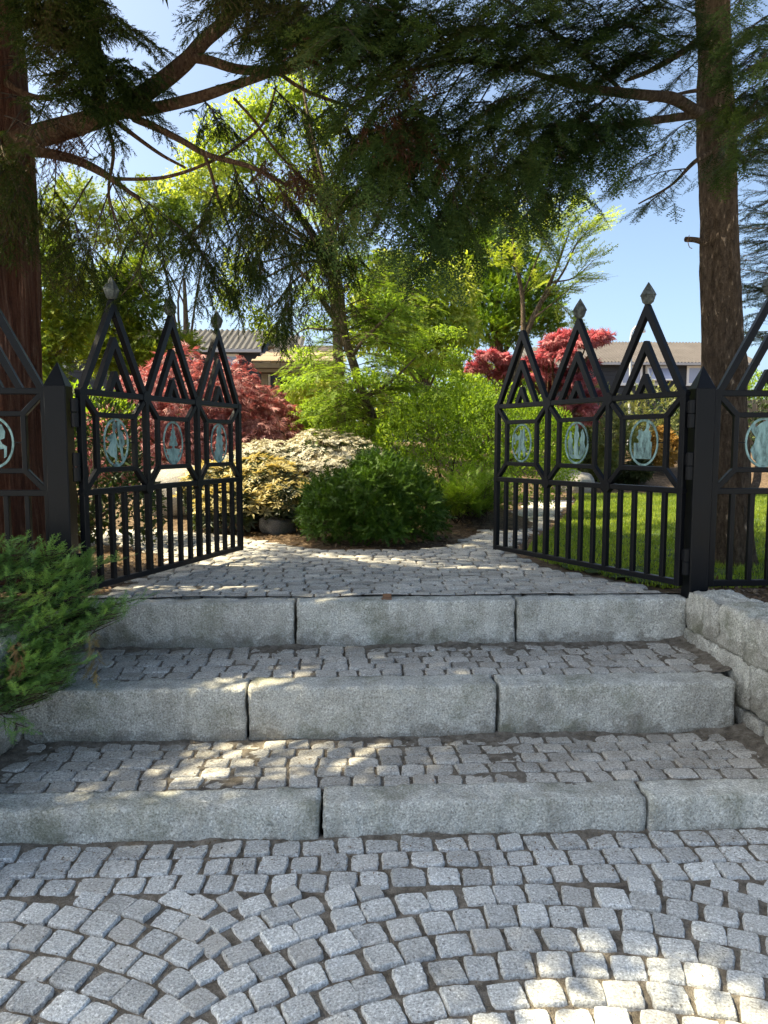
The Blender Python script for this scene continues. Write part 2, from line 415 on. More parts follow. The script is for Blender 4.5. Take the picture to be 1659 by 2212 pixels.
# ------------------------------------------------------------------ shaped stone
def stone_mesh(sx, sy, sz, step=0.03, r=0.012, rough=0.006, seed=0.0, big=0.0, taper=0.0, lowtri=False):
    """rough-hewn block centred on its own origin, bottom at -sz/2: rounded arrises, uneven faces"""
    nx = max(2, int(round(sx / step))); ny = max(2, int(round(sy / step))); nzz = max(2, int(round(sz / step)))
    idx = {}; V = []; F = []
    def vid(i, j, k):
        key = (i, j, k)
        if key not in idx:
            idx[key] = len(V)
            p = Vector((-sx / 2 + sx * i / nx, -sy / 2 + sy * j / ny, -sz / 2 + sz * k / nzz))
            q = Vector((max(-sx / 2 + r, min(sx / 2 - r, p.x)), max(-sy / 2 + r, min(sy / 2 - r, p.y)), max(-sz / 2 + r, min(sz / 2 - r, p.z))))
            d = p - q
            if d.length > 1e-9:
                dn = d.normalized(); p = q + dn * min(r, d.length)
            else:
                dn = Vector((0, 0, 1))
            s = Vector((p.x + seed * 7.31, p.y - seed * 3.17, p.z + seed * 1.93))
            h = mnoise.noise(s * 9.0) * 0.40 + mnoise.noise(s * 24.0) * 0.35 + mnoise.noise(s * 48.0) * 0.30
            p = p + dn * (h * rough)
            if big:
                p = p + dn * (mnoise.noise(s * (1.2 / max(sx, sz))) * big)
            if taper:
                f = 1 - taper * (p.z / sz + 0.5)
                p.x *= f; p.y *= f
            V.append(p)
        return idx[key]
    def face(a, b, c, d): F.append((a, b, c, d))
    for i in range(nx):
        for j in range(ny):
            face(vid(i, j, nzz), vid(i + 1, j, nzz), vid(i + 1, j + 1, nzz), vid(i, j + 1, nzz))
            face(vid(i, j, 0), vid(i, j + 1, 0), vid(i + 1, j + 1, 0), vid(i + 1, j, 0))
    for i in range(nx):
        for k in range(nzz):
            face(vid(i, 0, k), vid(i + 1, 0, k), vid(i + 1, 0, k + 1), vid(i, 0, k + 1))
            face(vid(i, ny, k), vid(i, ny, k + 1), vid(i + 1, ny, k + 1), vid(i + 1, ny, k))
    for j in range(ny):
        for k in range(nzz):
            face(vid(0, j, k), vid(0, j, k + 1), vid(0, j + 1, k + 1), vid(0, j + 1, k))
            face(vid(nx, j, k), vid(nx, j + 1, k), vid(nx, j + 1, k + 1), vid(nx, j, k + 1))
    return smooth(mesh_from(V, np.array(F, dtype=np.int32)))

def sett_mesh(seed):
    """unit sett (about 1 x 1 x 1, top at z = 0): split stone with worn, rounded top"""
    rg = random.Random(seed)
    n = 20
    V = []; F = []
    jit = [rg.uniform(-0.028, 0.028) for _ in range(n)]
    def ring(scale, z, pw, dj):
        for k in range(n):
            a = 2 * math.pi * (k + 0.5) / n
            c, s = math.cos(a), math.sin(a)
            m = (abs(c) ** pw + abs(s) ** pw) ** (-1.0 / pw)
            rr = 0.5 * m * scale + jit[k] * dj
            x, y = rr * c, rr * s
            x += skx * y; y += sky_ * x
            V.append((x, y, z + tx * x + ty * y))
    skx, sky_ = rg.uniform(-0.08, 0.08), rg.uniform(-0.06, 0.06)
    tx, ty = rg.uniform(-0.05, 0.05), rg.uniform(-0.05, 0.05)
    ring(0.97, -0.55, 9, 1); ring(1.0, -0.12, 11, 1); ring(0.975, -0.035, 10, 1); ring(0.91, 0.0, 9, 0.95)
    for L in range(3):
        for k in range(n):
            k2 = (k + 1) % n
            F.append((L * n + k, L * n + k2, (L + 1) * n + k2, (L + 1) * n + k))
    c = len(V); V.append((rg.uniform(-.15, .15), rg.uniform(-.15, .15), rg.uniform(-0.02, 0.03)))
    for k in range(n):
        F.append((3 * n + k, 3 * n + (k + 1) % n, c))
    return V, F

SETTS = [sett_mesh(s) for s in range(18)]
SETT_ME = []; SETT_WORN = []
for V, F in SETTS:
    me = smooth(mesh_from(V, F, 'sett'), 38); me.materials.append(M['sett']); SETT_ME.append(me)
    me = me.copy(); me.materials[0] = M['sett_worn']; SETT_WORN.append(me)

def visible_weight(x, y, z):
    u, v = proj((x, y, z))
    d = math.hypot(x, y)
    inside = -40 < u < 1700 and -40 < v < 2260 and y > 0.2
    return (0 if inside else 1, d)

def lay_setts(parent, places, limit=300, meshes=None):
    """places: (x, y, z, rot, sx, sy); the nearest in view become single setts, the rest one stuff mesh"""
    places = sorted(places, key=lambda p: visible_weight(p[0], p[1], p[2]))
    rg = random.Random(len(places))
    SV = []; SF = []
    for i, (x, y, z, rot, sx, sy) in enumerate(places):
        v = rg.randrange(len(SETTS)); tl = (rg.uniform(-0.03, 0.03), rg.uniform(-0.03, 0.03)); q = rot + (math.pi if rg.random() < 0.5 else 0)
        if i < limit and visible_weight(x, y, z)[0] == 0:
            o = bpy.data.objects.new('sett', (meshes or SETT_ME)[v]); COL.objects.link(o); o.parent = parent
            o.location = (x, y, z); o.rotation_euler = (tl[0], tl[1], q); o.scale = (sx, sy, 0.11)
        else:
            A = np.array(SETTS[v][0]) * np.array((sx, sy, 0.11)); c, s = math.cos(q), math.sin(q)
            A = np.stack([A[:, 0] * c - A[:, 1] * s + x, A[:, 0] * s + A[:, 1] * c + y, A[:, 2] + z], 1)
            n = len(SV); SV.extend(A.tolist()); SF.extend([tuple(k + n for k in f) for f in SETTS[v][1]])
    if SV:
        o = obj('sett_field', smooth(mesh_from(SV, SF)), M['sett_far'], parent, rel=False, kind='stuff')

def bed_mesh(x0, x1, y0, y1, z, step, amp=0.010, riser=None, left=None, right=None, inside=None):
    nx = int((x1 - x0) / step); ny = int((y1 - y0) / step)
    V = []; F = []; ok = {}
    for j in range(ny + 1):
        for i in range(nx + 1):
            x = x0 + (x1 - x0) * i / nx; y = y0 + (y1 - y0) * j / ny
            h = nz(x, y, z, 11) * amp * 0.7 + nz(x, y, 3 + z, 37) * amp * 0.5 + nz(x, y, 9, 2.2) * amp * 0.6
            if riser is not None: h += (0.020 + 0.014 * nz(x, 4.1, z, 5)) * math.exp(-max(0.0, riser - y) / 0.035)
            if left is not None: h += 0.022 * math.exp(-max(0.0, x - left) / 0.05)
            if right is not None: h += 0.035 * math.exp(-max(0.0, right - x) / 0.06)
            V.append((x, y, z - 0.0100 + h))
    for j in range(ny):
        for i in range(nx):
            F.append((j * (nx + 1) + i, j * (nx + 1) + i + 1, (j + 1) * (nx + 1) + i + 1, (j + 1) * (nx + 1) + i))
    if inside:
        F = [f for f in F if inside(V[f[0]][0], V[f[0]][1])]
    return V, F

def row_places(x0, x1, yc, z, w, d, rg, wave=0.006):
    out = []; x = x0 + rg.uniform(-0.05, 0.02)
    while x < x1:
        ww = w * rg.uniform(0.84, 1.17)
        xc = x + ww / 2
        if xc - ww * 0.3 > x1: break
        out.append((xc, yc + rg.uniform(-0.004, 0.004) + wave * math.sin(xc * 3.1 + yc * 7), z + rg.uniform(-0.005, 0.004), rg.uniform(-0.05, 0.05), ww - rg.uniform(0.007, 0.016), d - rg.uniform(0.004, 0.010)))
        x += ww
    return out

M['street'] = mat_granite('granite_street', (0.30, 0.295, 0.285), (0.46, 0.455, 0.44), stain=0.3, bump=0.3)  # unseen street behind the camera, kept pale to bounce light onto the steps
mb = MB()
mb.add([(-40, -40, -0.028), (40, -40, -0.028), (40, 1.02, -0.028), (-40, 1.02, -0.028)], [(0, 1, 2, 3)])
mb.add([(-40, 1.02, -0.028), (-2.38, 1.02, -0.028), (-2.38, 3.2, -0.028), (-40, 3.2, -0.028)], [(0, 1, 2, 3)])
mb.add([(2.58, 1.02, -0.028), (40, 1.02, -0.028), (40, 3.2, -0.028), (2.58, 3.2, -0.028)], [(0, 1, 2, 3)])
obj('street', mb.mesh(), M['street'], kind='structure')
rg = random.Random(5)
# ------------------------------------------------------------------ lower pavement
V, F = bed_mesh(-2.4, 2.6, 1.0, 2.93, -0.002, 0.022, 0.008, riser=2.90)
mb = MB(); mb.add(V, F)
lower = obj('lower_pavement', smooth(mb.mesh()), M['joint'], kind='structure')
places = []
for k, yc in enumerate((2.835, 2.722, 2.608)):
    places += row_places(-2.2, 2.4, yc, 0.0, 0.122, 0.108, rg)
TH = R(36); RA = 1.0 / math.sin(TH); XC0, Y0, S = 0.56, 2.492, 0.119
for k in range(-2, 3):
    xc = XC0 + 2.0 * k
    for j in range(-5, 16):
        yc0 = Y0 - j * S
        te = TH - 0.030
        n = int(RA * 2 * te / 0.119) + (j % 2)
        for i in range(n):
            ph = -te + (i + 0.5 + rg.uniform(-.08, .08)) * 2 * te / n
            x = xc + RA * math.sin(ph); y = yc0 - RA * (1 - math.cos(ph))
            if y > 2.545 or y < 0.9 or not (-2.3 < x < 2.5): continue
            cut = max(0.0, (y + 0.055 - 2.556)) / 0.11
            c = math.cos(ph)
            sx = (2 * RA * te / n) * rg.uniform(0.86, 0.94); sy = (S * (0.30 + 0.70 * c) - 0.010) * rg.uniform(0.92, 1.0)
            if cut > 0:
                if cut > 0.85: continue
                sy *= (1 - cut); y -= cut * 0.045; sx *= 1 - 0.3 * cut
            places.append((x, y, rg.uniform(-0.005, 0.005), -ph + rg.uniform(-0.05, 0.05), sx, sy))
for k in range(-2, 3):
    xv = XC0 + 2.0 * k + 1.0; yv = 2.50
    while yv > 0.9:
        if -2.3 < xv < 2.5: places.append((xv + rg.uniform(-.012, .012), yv, rg.uniform(-.004, .004), R(45) + rg.uniform(-.15, .15), rg.uniform(.078, .092), rg.uniform(.078, .092)))
        yv -= S
lay_setts(lower, places)

# ------------------------------------------------------------------ garden steps
mb = MB()
V, F = bed_mesh(XL - 0.05, XR + 0.05, Y1B - 0.03, Y2F + 0.02, Z1, 0.022, 0.012, riser=Y2F, left=XL, right=XR); mb.add(V, F)
V, F = bed_mesh(XL - 0.05, XR + 0.05, Y2B - 0.03, Y3F + 0.02, Z2, 0.022, 0.014, riser=Y3F, left=XL, right=XR); mb.add(V, F)
steps = obj('garden_steps', smooth(mb.mesh()), M['joint'], kind='structure')
places = []
n = 5
for k in range(n):
    d = (Y2F - Y1B) / n; places += row_places(XL + 0.03, XR - 0.03, Y1B + d * (k + 0.5), Z1, 0.128, d, rg)
for k in range(n):
    d = (Y3F - Y2B) / n; places += row_places(XL + 0.03, XR - 0.03, Y2B + d * (k + 0.5), Z2, 0.128, d, rg)
lay_setts(steps, places, meshes=SETT_WORN)
def gb(xs, yf, yb, z0, z1, seed):
    for i in range(len(xs) - 1):
        a, b = xs[i] + 0.007, xs[i + 1] - 0.007
        me = stone_mesh(b - a, yb - yf, z1 - z0, 0.020, 0.009, 0.017, seed + i * 1.7)
        o = obj('granite_block', me, M['block'], steps, loc=((a + b) / 2, (yf + yb) / 2 + random.uniform(-0.006, 0.006), (z0 + z1) / 2 + random.uniform(-0.003, 0.002)), rel=False)
        o.rotation_euler = (random.uniform(-0.012, 0.004), 0, random.uniform(-0.004, 0.004))
gb([-1.95, P(693, 1740, Y1F).x, P(1400, 1735, Y1F).x, 2.25], Y1F, Y1B, -0.12, Z1, 1.0)
gb([P(45, 1550, Y2F).x, P(533, 1540, Y2F).x, P(1076, 1530, Y2F).x, P(1592, 1520, Y2F).x], Y2F, Y2B, 0.02, Z2, 5.0)
gb([XL + 0.02, P(638, 1340, Y3F).x, P(1115, 1340, Y3F).x, P(1488, 1340, Y3F).x], Y3F, Y3B, 0.28, Z3, 9.0)

# ------------------------------------------------------------------ garden ground, lawn and path
def sstep(a, b, x):
    t = min(1.0, max(0.0, (x - a) / (b - a))); return t * t * (3 - 2 * t)
def gz(x, y):
    z = Z3 - 0.02
    z += 0.42 * sstep(8.0, 9.8, y) * (1 - sstep(-0.2, 0.9, x)) * sstep(-3.6, -2.2, x)     # raised bed on the left
    z += 0.25 * sstep(7.6, 9.5, y) * sstep(-0.1, 0.6, x) * (1 - sstep(1.6, 2.3, x))
    z += 0.75 * sstep(13.6, 17.5, y)
    if y < 4.45:
        z += 0.03
        z -= 0.7 * (1 - sstep(2.75, 3.15, y))
    return z
def ground_part(xs, ys):
    V = [(x, y, gz(x, y) + 0.012 * nz(x, y, 0, 2.7) + 0.006 * nz(x, y, 5, 12)) for y in ys for x in xs]
    n = len(xs)
    F = [(j * n + i, j * n + i + 1, (j + 1) * n + i + 1, (j + 1) * n + i) for j in range(len(ys) - 1) for i in range(n - 1)]
    return V, F
mb = MB()
fine = lambda a, b, s: [a + (b - a) * i / int((b - a) / s) for i in range(int((b - a) / s) + 1)]
xs = [-400, -60, -20] + fine(-9, 10, 0.12) + [20, 60, 400]
ys = fine(4.42, 14, 0.1) + fine(14.3, 20, 0.4) + [30, 60, 120, 400]
mb.add(*ground_part(xs, ys))
mb.add(*ground_part([-400, -60, -16, -6] + fine(-4, XL - 0.2, 0.1), fine(2.7, 4.44, 0.09)))
mb.add(*ground_part(fine(XR + 0.2, 5, 0.1) + [7, 16, 60, 400], fine(2.7, 4.44, 0.09)))
ground = obj('garden_ground', smooth(mb.mesh()), M['soil'], kind='structure')

def inpoly(poly, x, y):
    c = False; n = len(poly)
    for i in range(n):
        x1, y1 = poly[i]; x2, y2 = poly[(i + 1) % n]
        if (y1 > y) != (y2 > y) and x < (x2 - x1) * (y - y1) / (y2 - y1) + x1: c = not c
    return c
PATH = [(-1.58, 4.44), (1.97, 4.44), (1.80, 4.9), (1.45, 5.5), (1.35, 6.2), (1.60, 7.0), (2.15, 8.2), (2.75, 9.8), (3.6, 12.0), (3.05, 12.3), (2.3, 10.2), (1.75, 8.6), (1.20, 7.45),
        (0.95, 6.75), (0.6, 6.45), (-0.2, 6.45), (-0.75, 6.95), (-1.15, 7.5), (-2.1, 8.1), (-3.6, 8.3), (-5.0, 8.1), (-5.0, 7.2), (-3.4, 7.2), (-2.2, 6.9), (-1.55, 6.3), (-1.42, 5.6), (-1.5, 5.0)]
V, F = bed_mesh(-5.1, 3.7, 4.43, 12.4, Z3, 0.05, 0.010, inside=lambda x, y: inpoly(PATH, x, y))
path = obj('upper_path', smooth(mesh_from(V, F)), M['joint'], kind='structure')
places = []; y = 4.497; j = 0
while y < 12.3:
    d = 0.100
    for p in row_places(-5.0, 3.7, y, Z3, 0.142, d, rg, 0.010):
        if inpoly(PATH, p[0], p[1]): places.append(p)
    y += d; j += 1
lay_setts(path, places, meshes=SETT_WORN)

LAWN = [(1.99, 4.62), (1.55, 5.5), (1.48, 6.2), (1.75, 7.0), (2.3, 8.2), (2.9, 9.8), (3.7, 12.0), (4.1, 13.6), (9.9, 13.8), (9.9, 4.62)]
V, F = bed_mesh(1.3, 10.0, 4.6, 13.9, Z3 + 0.012, 0.1, 0.010, inside=lambda x, y: inpoly(LAWN, x, y))
lawn = obj('lawn', smooth(mesh_from(V, F)), M['lawn'], kind='structure')
N = 130000
xy = np.stack([1.2 + (RNG.random(N) ** 1.25) * 8.6, 4.6 + RNG.random(N) * 9.3], 1)
keep = np.array([inpoly(LAWN, a, b) and nz(a, b, 0, 1.3) + 1.2 * nz(a, b, 4, 5) + 0.5 * min(0, a - 2.4) > -0.75 for a, b in xy])
xy = xy[keep]; N = len(xy)
ang = RNG.random(N) * 2 * np.pi; hgt = 0.022 + 0.035 * RNG.random(N); w = 0.005 + 0.003 * RNG.random(N)
b0 = np.column_stack([xy, np.full(N, Z3 - 0.006)])
dx = np.column_stack([np.cos(ang) * w, np.sin(ang) * w, np.zeros(N)])
tip = b0 + np.column_stack([(RNG.random(N) - .5) * .04, (RNG.random(N) - .5) * .04, hgt])
V = np.stack([b0 - dx, b0 + dx, tip], 1).reshape(-1, 3)
obj('lawn_grass', mesh_from(V, np.arange(3 * N, dtype=np.int32).reshape(-1, 3)), M['grass'], label='short mown grass of the sunlit lawn behind the right gate', cat='grass', kind='stuff')

# ------------------------------------------------------------------ retaining walls of granite blocks
def retaining_wall(name, label, side, xin, courses, seed):
    t = thing(name, label, 'wall', (xin + side * 0.15, 3.6, 0), group='granite retaining walls flanking the steps')
    rr = random.Random(seed)
    for ci, (z0, z1, ys, th) in enumerate(courses):
        for i in range(len(ys) - 1):
            a, b = ys[i] + 0.004, ys[i + 1] - 0.004
            thick = th + rr.uniform(-0.02, 0.03)
            me = stone_mesh(thick, b - a, z1 - z0, 0.020, 0.014, 0.036, seed + ci * 3.3 + i * 1.9, big=0.015)
            o = bpy.data.objects.new('stone_block', me); COL.objects.link(o); o.parent = t
            me.materials.append(M['wallblock'])
            wl = Vector((xin + side * (thick / 2 + rr.uniform(-0.006, 0.012)), (a + b) / 2, (z0 + z1) / 2 + rr.uniform(-0.006, 0.006)))
            o.location = wl - t.location
            o.rotation_euler = (rr.uniform(-0.015, 0.015), rr.uniform(-0.01, 0.01), rr.uniform(-0.02, 0.02))
    return t
retaining_wall('retaining_wall', 'rough granite block wall at the right end of the steps', 1, XR + 0.01, [
    (0.50, 0.735, [2.55, 2.92, 3.32, 3.62, 3.90, 4.04, 4.29], 0.28),
    (0.25, 0.50, [2.55, 2.80, 3.20, 3.55, 3.95, 4.30], 0.30),
    (-0.10, 0.25, [2.62, 2.98, 3.42, 3.72, 4.25], 0.32)], 21.0)
retaining_wall('retaining_wall', 'rough granite block wall half hidden under the juniper', -1, XL - 0.01, [
    (0.42, 0.66, [2.55, 2.95, 3.30, 3.70, 4.00, 4.25], 0.28),
    (0.16, 0.42, [2.55, 2.80, 3.12, 3.52, 3.90, 4.25], 0.30),
    (-0.10, 0.16, [2.62, 2.95, 3.40, 3.80, 4.25], 0.32)], 47.0)

# ------------------------------------------------------------------ gate and fence of square bars
PW, ZB, ZM, ZT, ZA = 0.598, 0.762, 1.322, 1.905, 2.462
def prism(poly, th, y=0.0):
    n = len(poly)
    V = [(x, y - th / 2, z) for x, z in poly] + [(x, y + th / 2, z) for x, z in poly]
    return V, [tuple(range(n)), tuple(range(2 * n - 1, n - 1, -1))] + [(i, i + n, (i + 1) % n + n, (i + 1) % n) for i in range(n)]

def blob(cx, cz, rx, rz, n=12, a0=0.0):
    return [(cx + rx * math.cos(a0 + 2 * math.pi * k / n), cz + rz * math.sin(a0 + 2 * math.pi * k / n)) for k in range(n)]
# cut-out figures in a unit oval (x, z in -1..1)
FIG = {
 'couple': [[(-.10, .92), (-.02, .80), (.02, .66), (-.06, .52), (-.12, .46), (-.05, .36), (0, .18), (.18, -.10), (.30, -.18), (.16, -.22), (.02, -.04), (-.04, .05), (.02, -.30), (.0, -.62), (.06, -.66), (-.02, -.78), (-.10, -.80), (-.14, -.64), (-.45, -.58), (-.80, -.36), (-.66, -.22), (-.44, .02), (-.36, .18), (-.55, .12), (-.66, .22), (-.72, .14), (-.50, .0), (-.30, .30), (-.24, .44), (-.26, .62), (-.22, .82)],
            [(.20, .90), (.36, .86), (.40, .68), (.34, .56), (.52, .46), (.66, .20), (.70, -.06), (.58, -.18), (.50, -.10), (.52, -.40), (.60, -.62), (.72, -.66), (.70, -.74), (.44, -.74), (.36, -.44), (.28, -.14), (.22, .20), (.18, .46), (.10, .58), (.06, .70), (.10, .84)]],
 'pine': [[(0, .92), (.10, .62), (.20, .50), (.16, .40), (.34, .22), (.28, .12), (.46, -.06), (.36, -.16), (.12, -.14), (.10, -.26), (.80, -.30), (.62, -.42), (.78, -.52), (.46, -.60), (.52, -.76), (.14, -.92), (-.14, -.92), (-.52, -.76), (-.46, -.60), (-.78, -.52), (-.62, -.42), (-.80, -.30), (-.10, -.26), (-.12, -.14), (-.36, -.16), (-.46, -.06), (-.28, .12), (-.34, .22), (-.16, .40), (-.20, .50), (-.10, .62)]],
 'cloak': [[(.06, .94), (.30, .84), (.34, .62), (.24, .50), (.46, .34), (.40, .10), (.56, .0), (.42, -.14), (.46, -.40), (.62, -.52), (.44, -.60), (.34, -.84), (0, -.94), (-.36, -.86), (-.62, -.50), (-.40, -.34), (-.46, -.10), (-.30, .02), (-.36, .22), (-.20, .40), (-.26, .60), (-.20, .80)]],
 'dancers': [[(-.30, .72), (-.16, .78), (-.06, .60), (.04, .70), (.16, .66), (.14, .46), (.44, .34), (.64, .52), (.78, .38), (.70, .08), (.84, -.02), (.66, -.10), (.56, .12), (.26, .18), (.30, -.14), (.60, -.50), (.52, -.60), (.30, -.42), (.34, -.80), (.18, -.84), (.06, -.40), (-.10, -.34), (-.24, -.76), (-.40, -.72), (-.34, -.42), (-.66, -.54), (-.56, -.36), (-.26, -.06), (-.30, .20), (-.52, .06), (-.58, .16), (-.34, .40)]],
 'trio': [[(-.66, .44), (-.52, .66), (-.36, .50), (-.40, .36), (-.28, .10), (-.32, -.30), (-.22, -.58), (-.56, -.66), (-.80, -.30), (-.66, .0), (-.72, .26)],
          [(-.12, .78), (.0, .92), (.14, .80), (.12, .60), (.22, .36), (.16, .02), (.24, -.36), (.14, -.70), (-.14, -.72), (-.20, -.36), (-.10, .02), (-.22, .34), (-.12, .58)],
          [(.44, .50), (.56, .58), (.66, .44), (.62, .30), (.78, .06), (.72, -.28), (.62, -.62), (.36, -.68), (.30, -.36), (.38, -.06), (.32, .14), (.46, .30)],
          [(-.56, -.60), (.60, -.56), (.42, -.76), (-.40, -.78)]],
 'tub': [[(-.36, .90), (-.20, .94), (-.14, .62), (-.06, .52), (.10, .48), (.20, .62), (.16, .44), (.30, .58), (.40, .54), (.36, .36), (.52, .22), (.36, .14), (.34, -.02), (.70, .0), (.66, -.70), (-.56, -.72), (-.58, .02), (-.44, .06), (-.54, .30), (-.40, .50), (-.30, .54), (-.40, .70)]],
 'swan': [[(-.78, .55), (-.55, .86), (-.48, .62), (-.20, .80), (.10, .92), (.42, .80), (.60, .52), (.46, .38), (.20, .48), (.30, .24), (.70, .20), (.86, -.20), (.70, -.56), (.30, -.90), (-.20, -.94), (-.55, -.66), (-.72, -.30), (-.50, .0), (-.46, .22), (-.60, .36)]],
 'reader': [[(.10, .80), (.44, .70), (.60, .42), (.56, .16), (.34, .10), (.44, -.06), (.66, -.16), (.62, -.56), (.50, -.62), (.52, -.24), (.20, -.30), (.16, -.84), (-.20, -.90), (-.30, -.20), (-.60, -.04), (-.62, .30), (-.30, .62)]],
}
def medallion(gate, cx, cz, fig, flip=False, group=None):
    RX, RZ = 0.116, 0.150
    n = 40
    V = []; F = []
    for k in range(n):
        a = 2 * math.pi * k / n; c, s = math.cos(a), math.sin(a)
        for (f, yy) in ((1.0, -0.003), (1.0, 0.003), (0.90, 0.003), (0.90, -0.003)):
            V.append((cx + RX * f * c, yy, cz + RZ * f * s))
    for k in range(n):
        for q in range(4):
            F.append((4 * k + q, 4 * k + (q + 1) % 4, 4 * ((k + 1) % n) + (q + 1) % 4, 4 * ((k + 1) % n) + q))
    med = obj('medallion', mesh_from(V, F), M['patina'], gate, rel=False, label='verdigris oval ring with a cut-out figure')
    mb = MB()
    for i, poly in enumerate(FIG[fig]):
        q = [(cx + (-x if flip else x) * RX * 0.97, cz + z * RZ * 0.97) for x, z in poly]
        mb.add(*prism(q, 0.0045 - 0.0006 * i))
    if fig == 'couple':
        mb.add(*prism([(cx - .012, cz - .118), (cx + .014, cz - .118), (cx + .010, cz - .142), (cx - .008, cz - .142)], 0.004))
    obj('figure', mb.mesh(), M['patina'], med, rel=False)
    for p, q in (((cx - 0.166, 0, cz), (cx - RX, 0, cz)), ((cx + RX, 0, cz), (cx + 0.166, 0, cz)), ((cx, 0, cz + RZ), (cx, 0, cz + 0.17)), ((cx, 0, cz - RZ), (cx, 0, cz - 0.17))):
        obj('mounting_pin', MB().bar(p, q, 0.006, 0.006).mesh(), M['gate'], med, rel=False)

FINIAL = None
def finial(gate, x, z):
    global FINIAL
    if FINIAL is None:
        V = []; F = []
        seg = 8
        prof = [(0.020, 0.0), (0.034, 0.012), (0.043, 0.040), (0.045, 0.050), (0.050, 0.053), (0.048, 0.060), (0.030, 0.092), (0.002, 0.136)]
        FINIAL = MB().lathe(prof, 8).mesh('finial'); FINIAL.materials.append(M['finial'])
    o = bpy.data.objects.new('finial', FINIAL); COL.objects.link(o); o.parent = gate; o.location = (x, 0, z - 0.006)
    o.rotation_euler = (random.uniform(-.03, .03), random.uniform(-.04, .04), random.uniform(0, 0.6))

def bars(gate, npan, figs, fin, x_first=0.0, flip=False, n_sub=4):
    """parts of a gate or fence panel in its own frame: x along it, z up (world level)"""
    B = 0.0035
    g = M['gate']
    def part(name, a, b, w, d):
        obj(name, MB().bar(a, b, w, d, bev=B).mesh(), g, gate, rel=False)
    x1 = x_first + PW * npan
    for k in range(npan + 1):
        x = x_first + PW * k
        end = k in (0, npan)
        part('stile', (x, 0, ZB - (0.02 if end else 0)), (x, 0, ZT), 0.040 if end else 0.034, 0.040)
    for zz in (ZB, ZM, ZT):
        part('rail', (x_first - 0.018, 0, zz), (x1 + 0.018, 0, zz), 0.036, 0.0375)
    for k in range(npan):
        xa = x_first + PW * k; xb = xa + PW; xm = (xa + xb) / 2
        for i in range(n_sub):
            x = xa + PW * (i + 1) / (n_sub + 1)
            part('baluster', (x, 0, ZB + 0.015), (x, 0, ZM - 0.015), 0.030, 0.032)
        ix0, ix1, iz0, iz1 = xa + 0.122, xb - 0.122, ZM + 0.128, ZT - 0.128
        for a, b in (((xa, 0, ZM), (ix0, 0, iz0)), ((xb, 0, ZM), (ix1, 0, iz0)), ((xa, 0, ZT), (ix0, 0, iz1)), ((xb, 0, ZT), (ix1, 0, iz1))):
            part('corner_brace', a, b, 0.034, 0.034)
        h = 0.015
        part('inner_frame_bar', (ix0, 0, iz0 - h), (ix0, 0, iz1 + h), 0.031, 0.031)
        part('inner_frame_bar', (ix1, 0, iz0 - h), (ix1, 0, iz1 + h), 0.031, 0.031)
        part('inner_frame_bar', (ix0 - h, 0, iz0), (ix1 + h, 0, iz0), 0.031, 0.029)
        part('inner_frame_bar', (ix0 - h, 0, iz1), (ix1 + h, 0, iz1), 0.031, 0.029)
        for s, w, d in ((1.0, 0.037, 0.0355), (0.60, 0.035, 0.033), (0.235, 0.032, 0.0315)):
            hw = PW / 2 * s; za = ZT + (ZA - ZT) * s
            wz = w / 2 * math.hypot(hw, za - ZT) / hw            # vertical half thickness of a sloping bar
            q = w / 2 * math.hypot(hw, za - ZT) / (za - ZT)
            poly = [(xm - hw - q * 0.6, ZT), (xm - hw + q * 1.4, ZT), (xm, za - wz * 1.5), (xm + hw - q * 1.4, ZT), (xm + hw + q * 0.6, ZT), (xm + 0.010, za + wz * 0.30), (xm - 0.010, za + wz * 0.30)]
            me = mesh_from(*prism(poly, d)); obj('chevron', me, g, gate, rel=False)
        if fin[k]: finial(gate, xm, ZA + 0.02)
        medallion(gate, xm, (iz0 + iz1) / 2, figs[k], flip)
    for k in range(npan + 1):
        x = x_first + PW * k
        r = 0.044 if 0 < k < npan else 0.026
        for zz in (ZM, ZT):
            obj('node_plate', mesh_from(*prism(blob(x, zz, r, r, 8, math.pi / 8), 0.0425)), g, gate, rel=False)

def hinge_set(gate, x):
    for z0, z1 in ((1.70, 1.865), (1.39, 1.555), (0.815, 0.975)):
        hz = obj('hinge', MB().lathe([(0.020, z0), (0.022, z0 + 0.003), (0.022, (z0 + z1) / 2 - 0.003), (0.020, (z0 + z1) / 2)], 14, (x, 0, 0)).mesh(), M['gate'], gate, rel=False)
        obj('hinge_barrel', MB().lathe([(0.0195, (z0 + z1) / 2 + 0.002), (0.0215, (z0 + z1) / 2 + 0.005), (0.0215, z1 - 0.003), (0.018, z1)], 14, (x, 0, 0)).mesh(), M['gate'], hz, rel=False)
        obj('hinge_leaf', MB().box(x + 0.012, x + 0.05, -0.006, 0.006, (z0 + z1) / 2 + 0.008, z1 - 0.01).mesh(), M['gate'], hz, rel=False)

def gate_at(label, hx, hy, fx, fy, figs, fin):
    rz = math.atan2(fy - hy, fx - hx)
    g = thing('garden_gate', label, 'gate', (hx, hy, 0), group='pair of open garden gates', rz=rz)
    bars(g, 3, figs, fin, 0.02)
    hinge_set(g, -0.032)
    return g
lh = P(184, 1283, 4.335); lf = P(524, 1187, 6.06)
rh = P(1470, 1270, 4.365); rf = P(1069, 1187, 6.0)
gate_at('open black gate leaf on the left with kissing couple, pine and cloak medallions', lh.x, lh.y, lf.x, lf.y, ['couple', 'pine', 'cloak'], [1, 1, 1])
gate_at('open black gate leaf on the right with one spire lacking its finial', rh.x, rh.y, rf.x, rf.y, ['tub', 'trio', 'dancers'], [1, 1, 0])

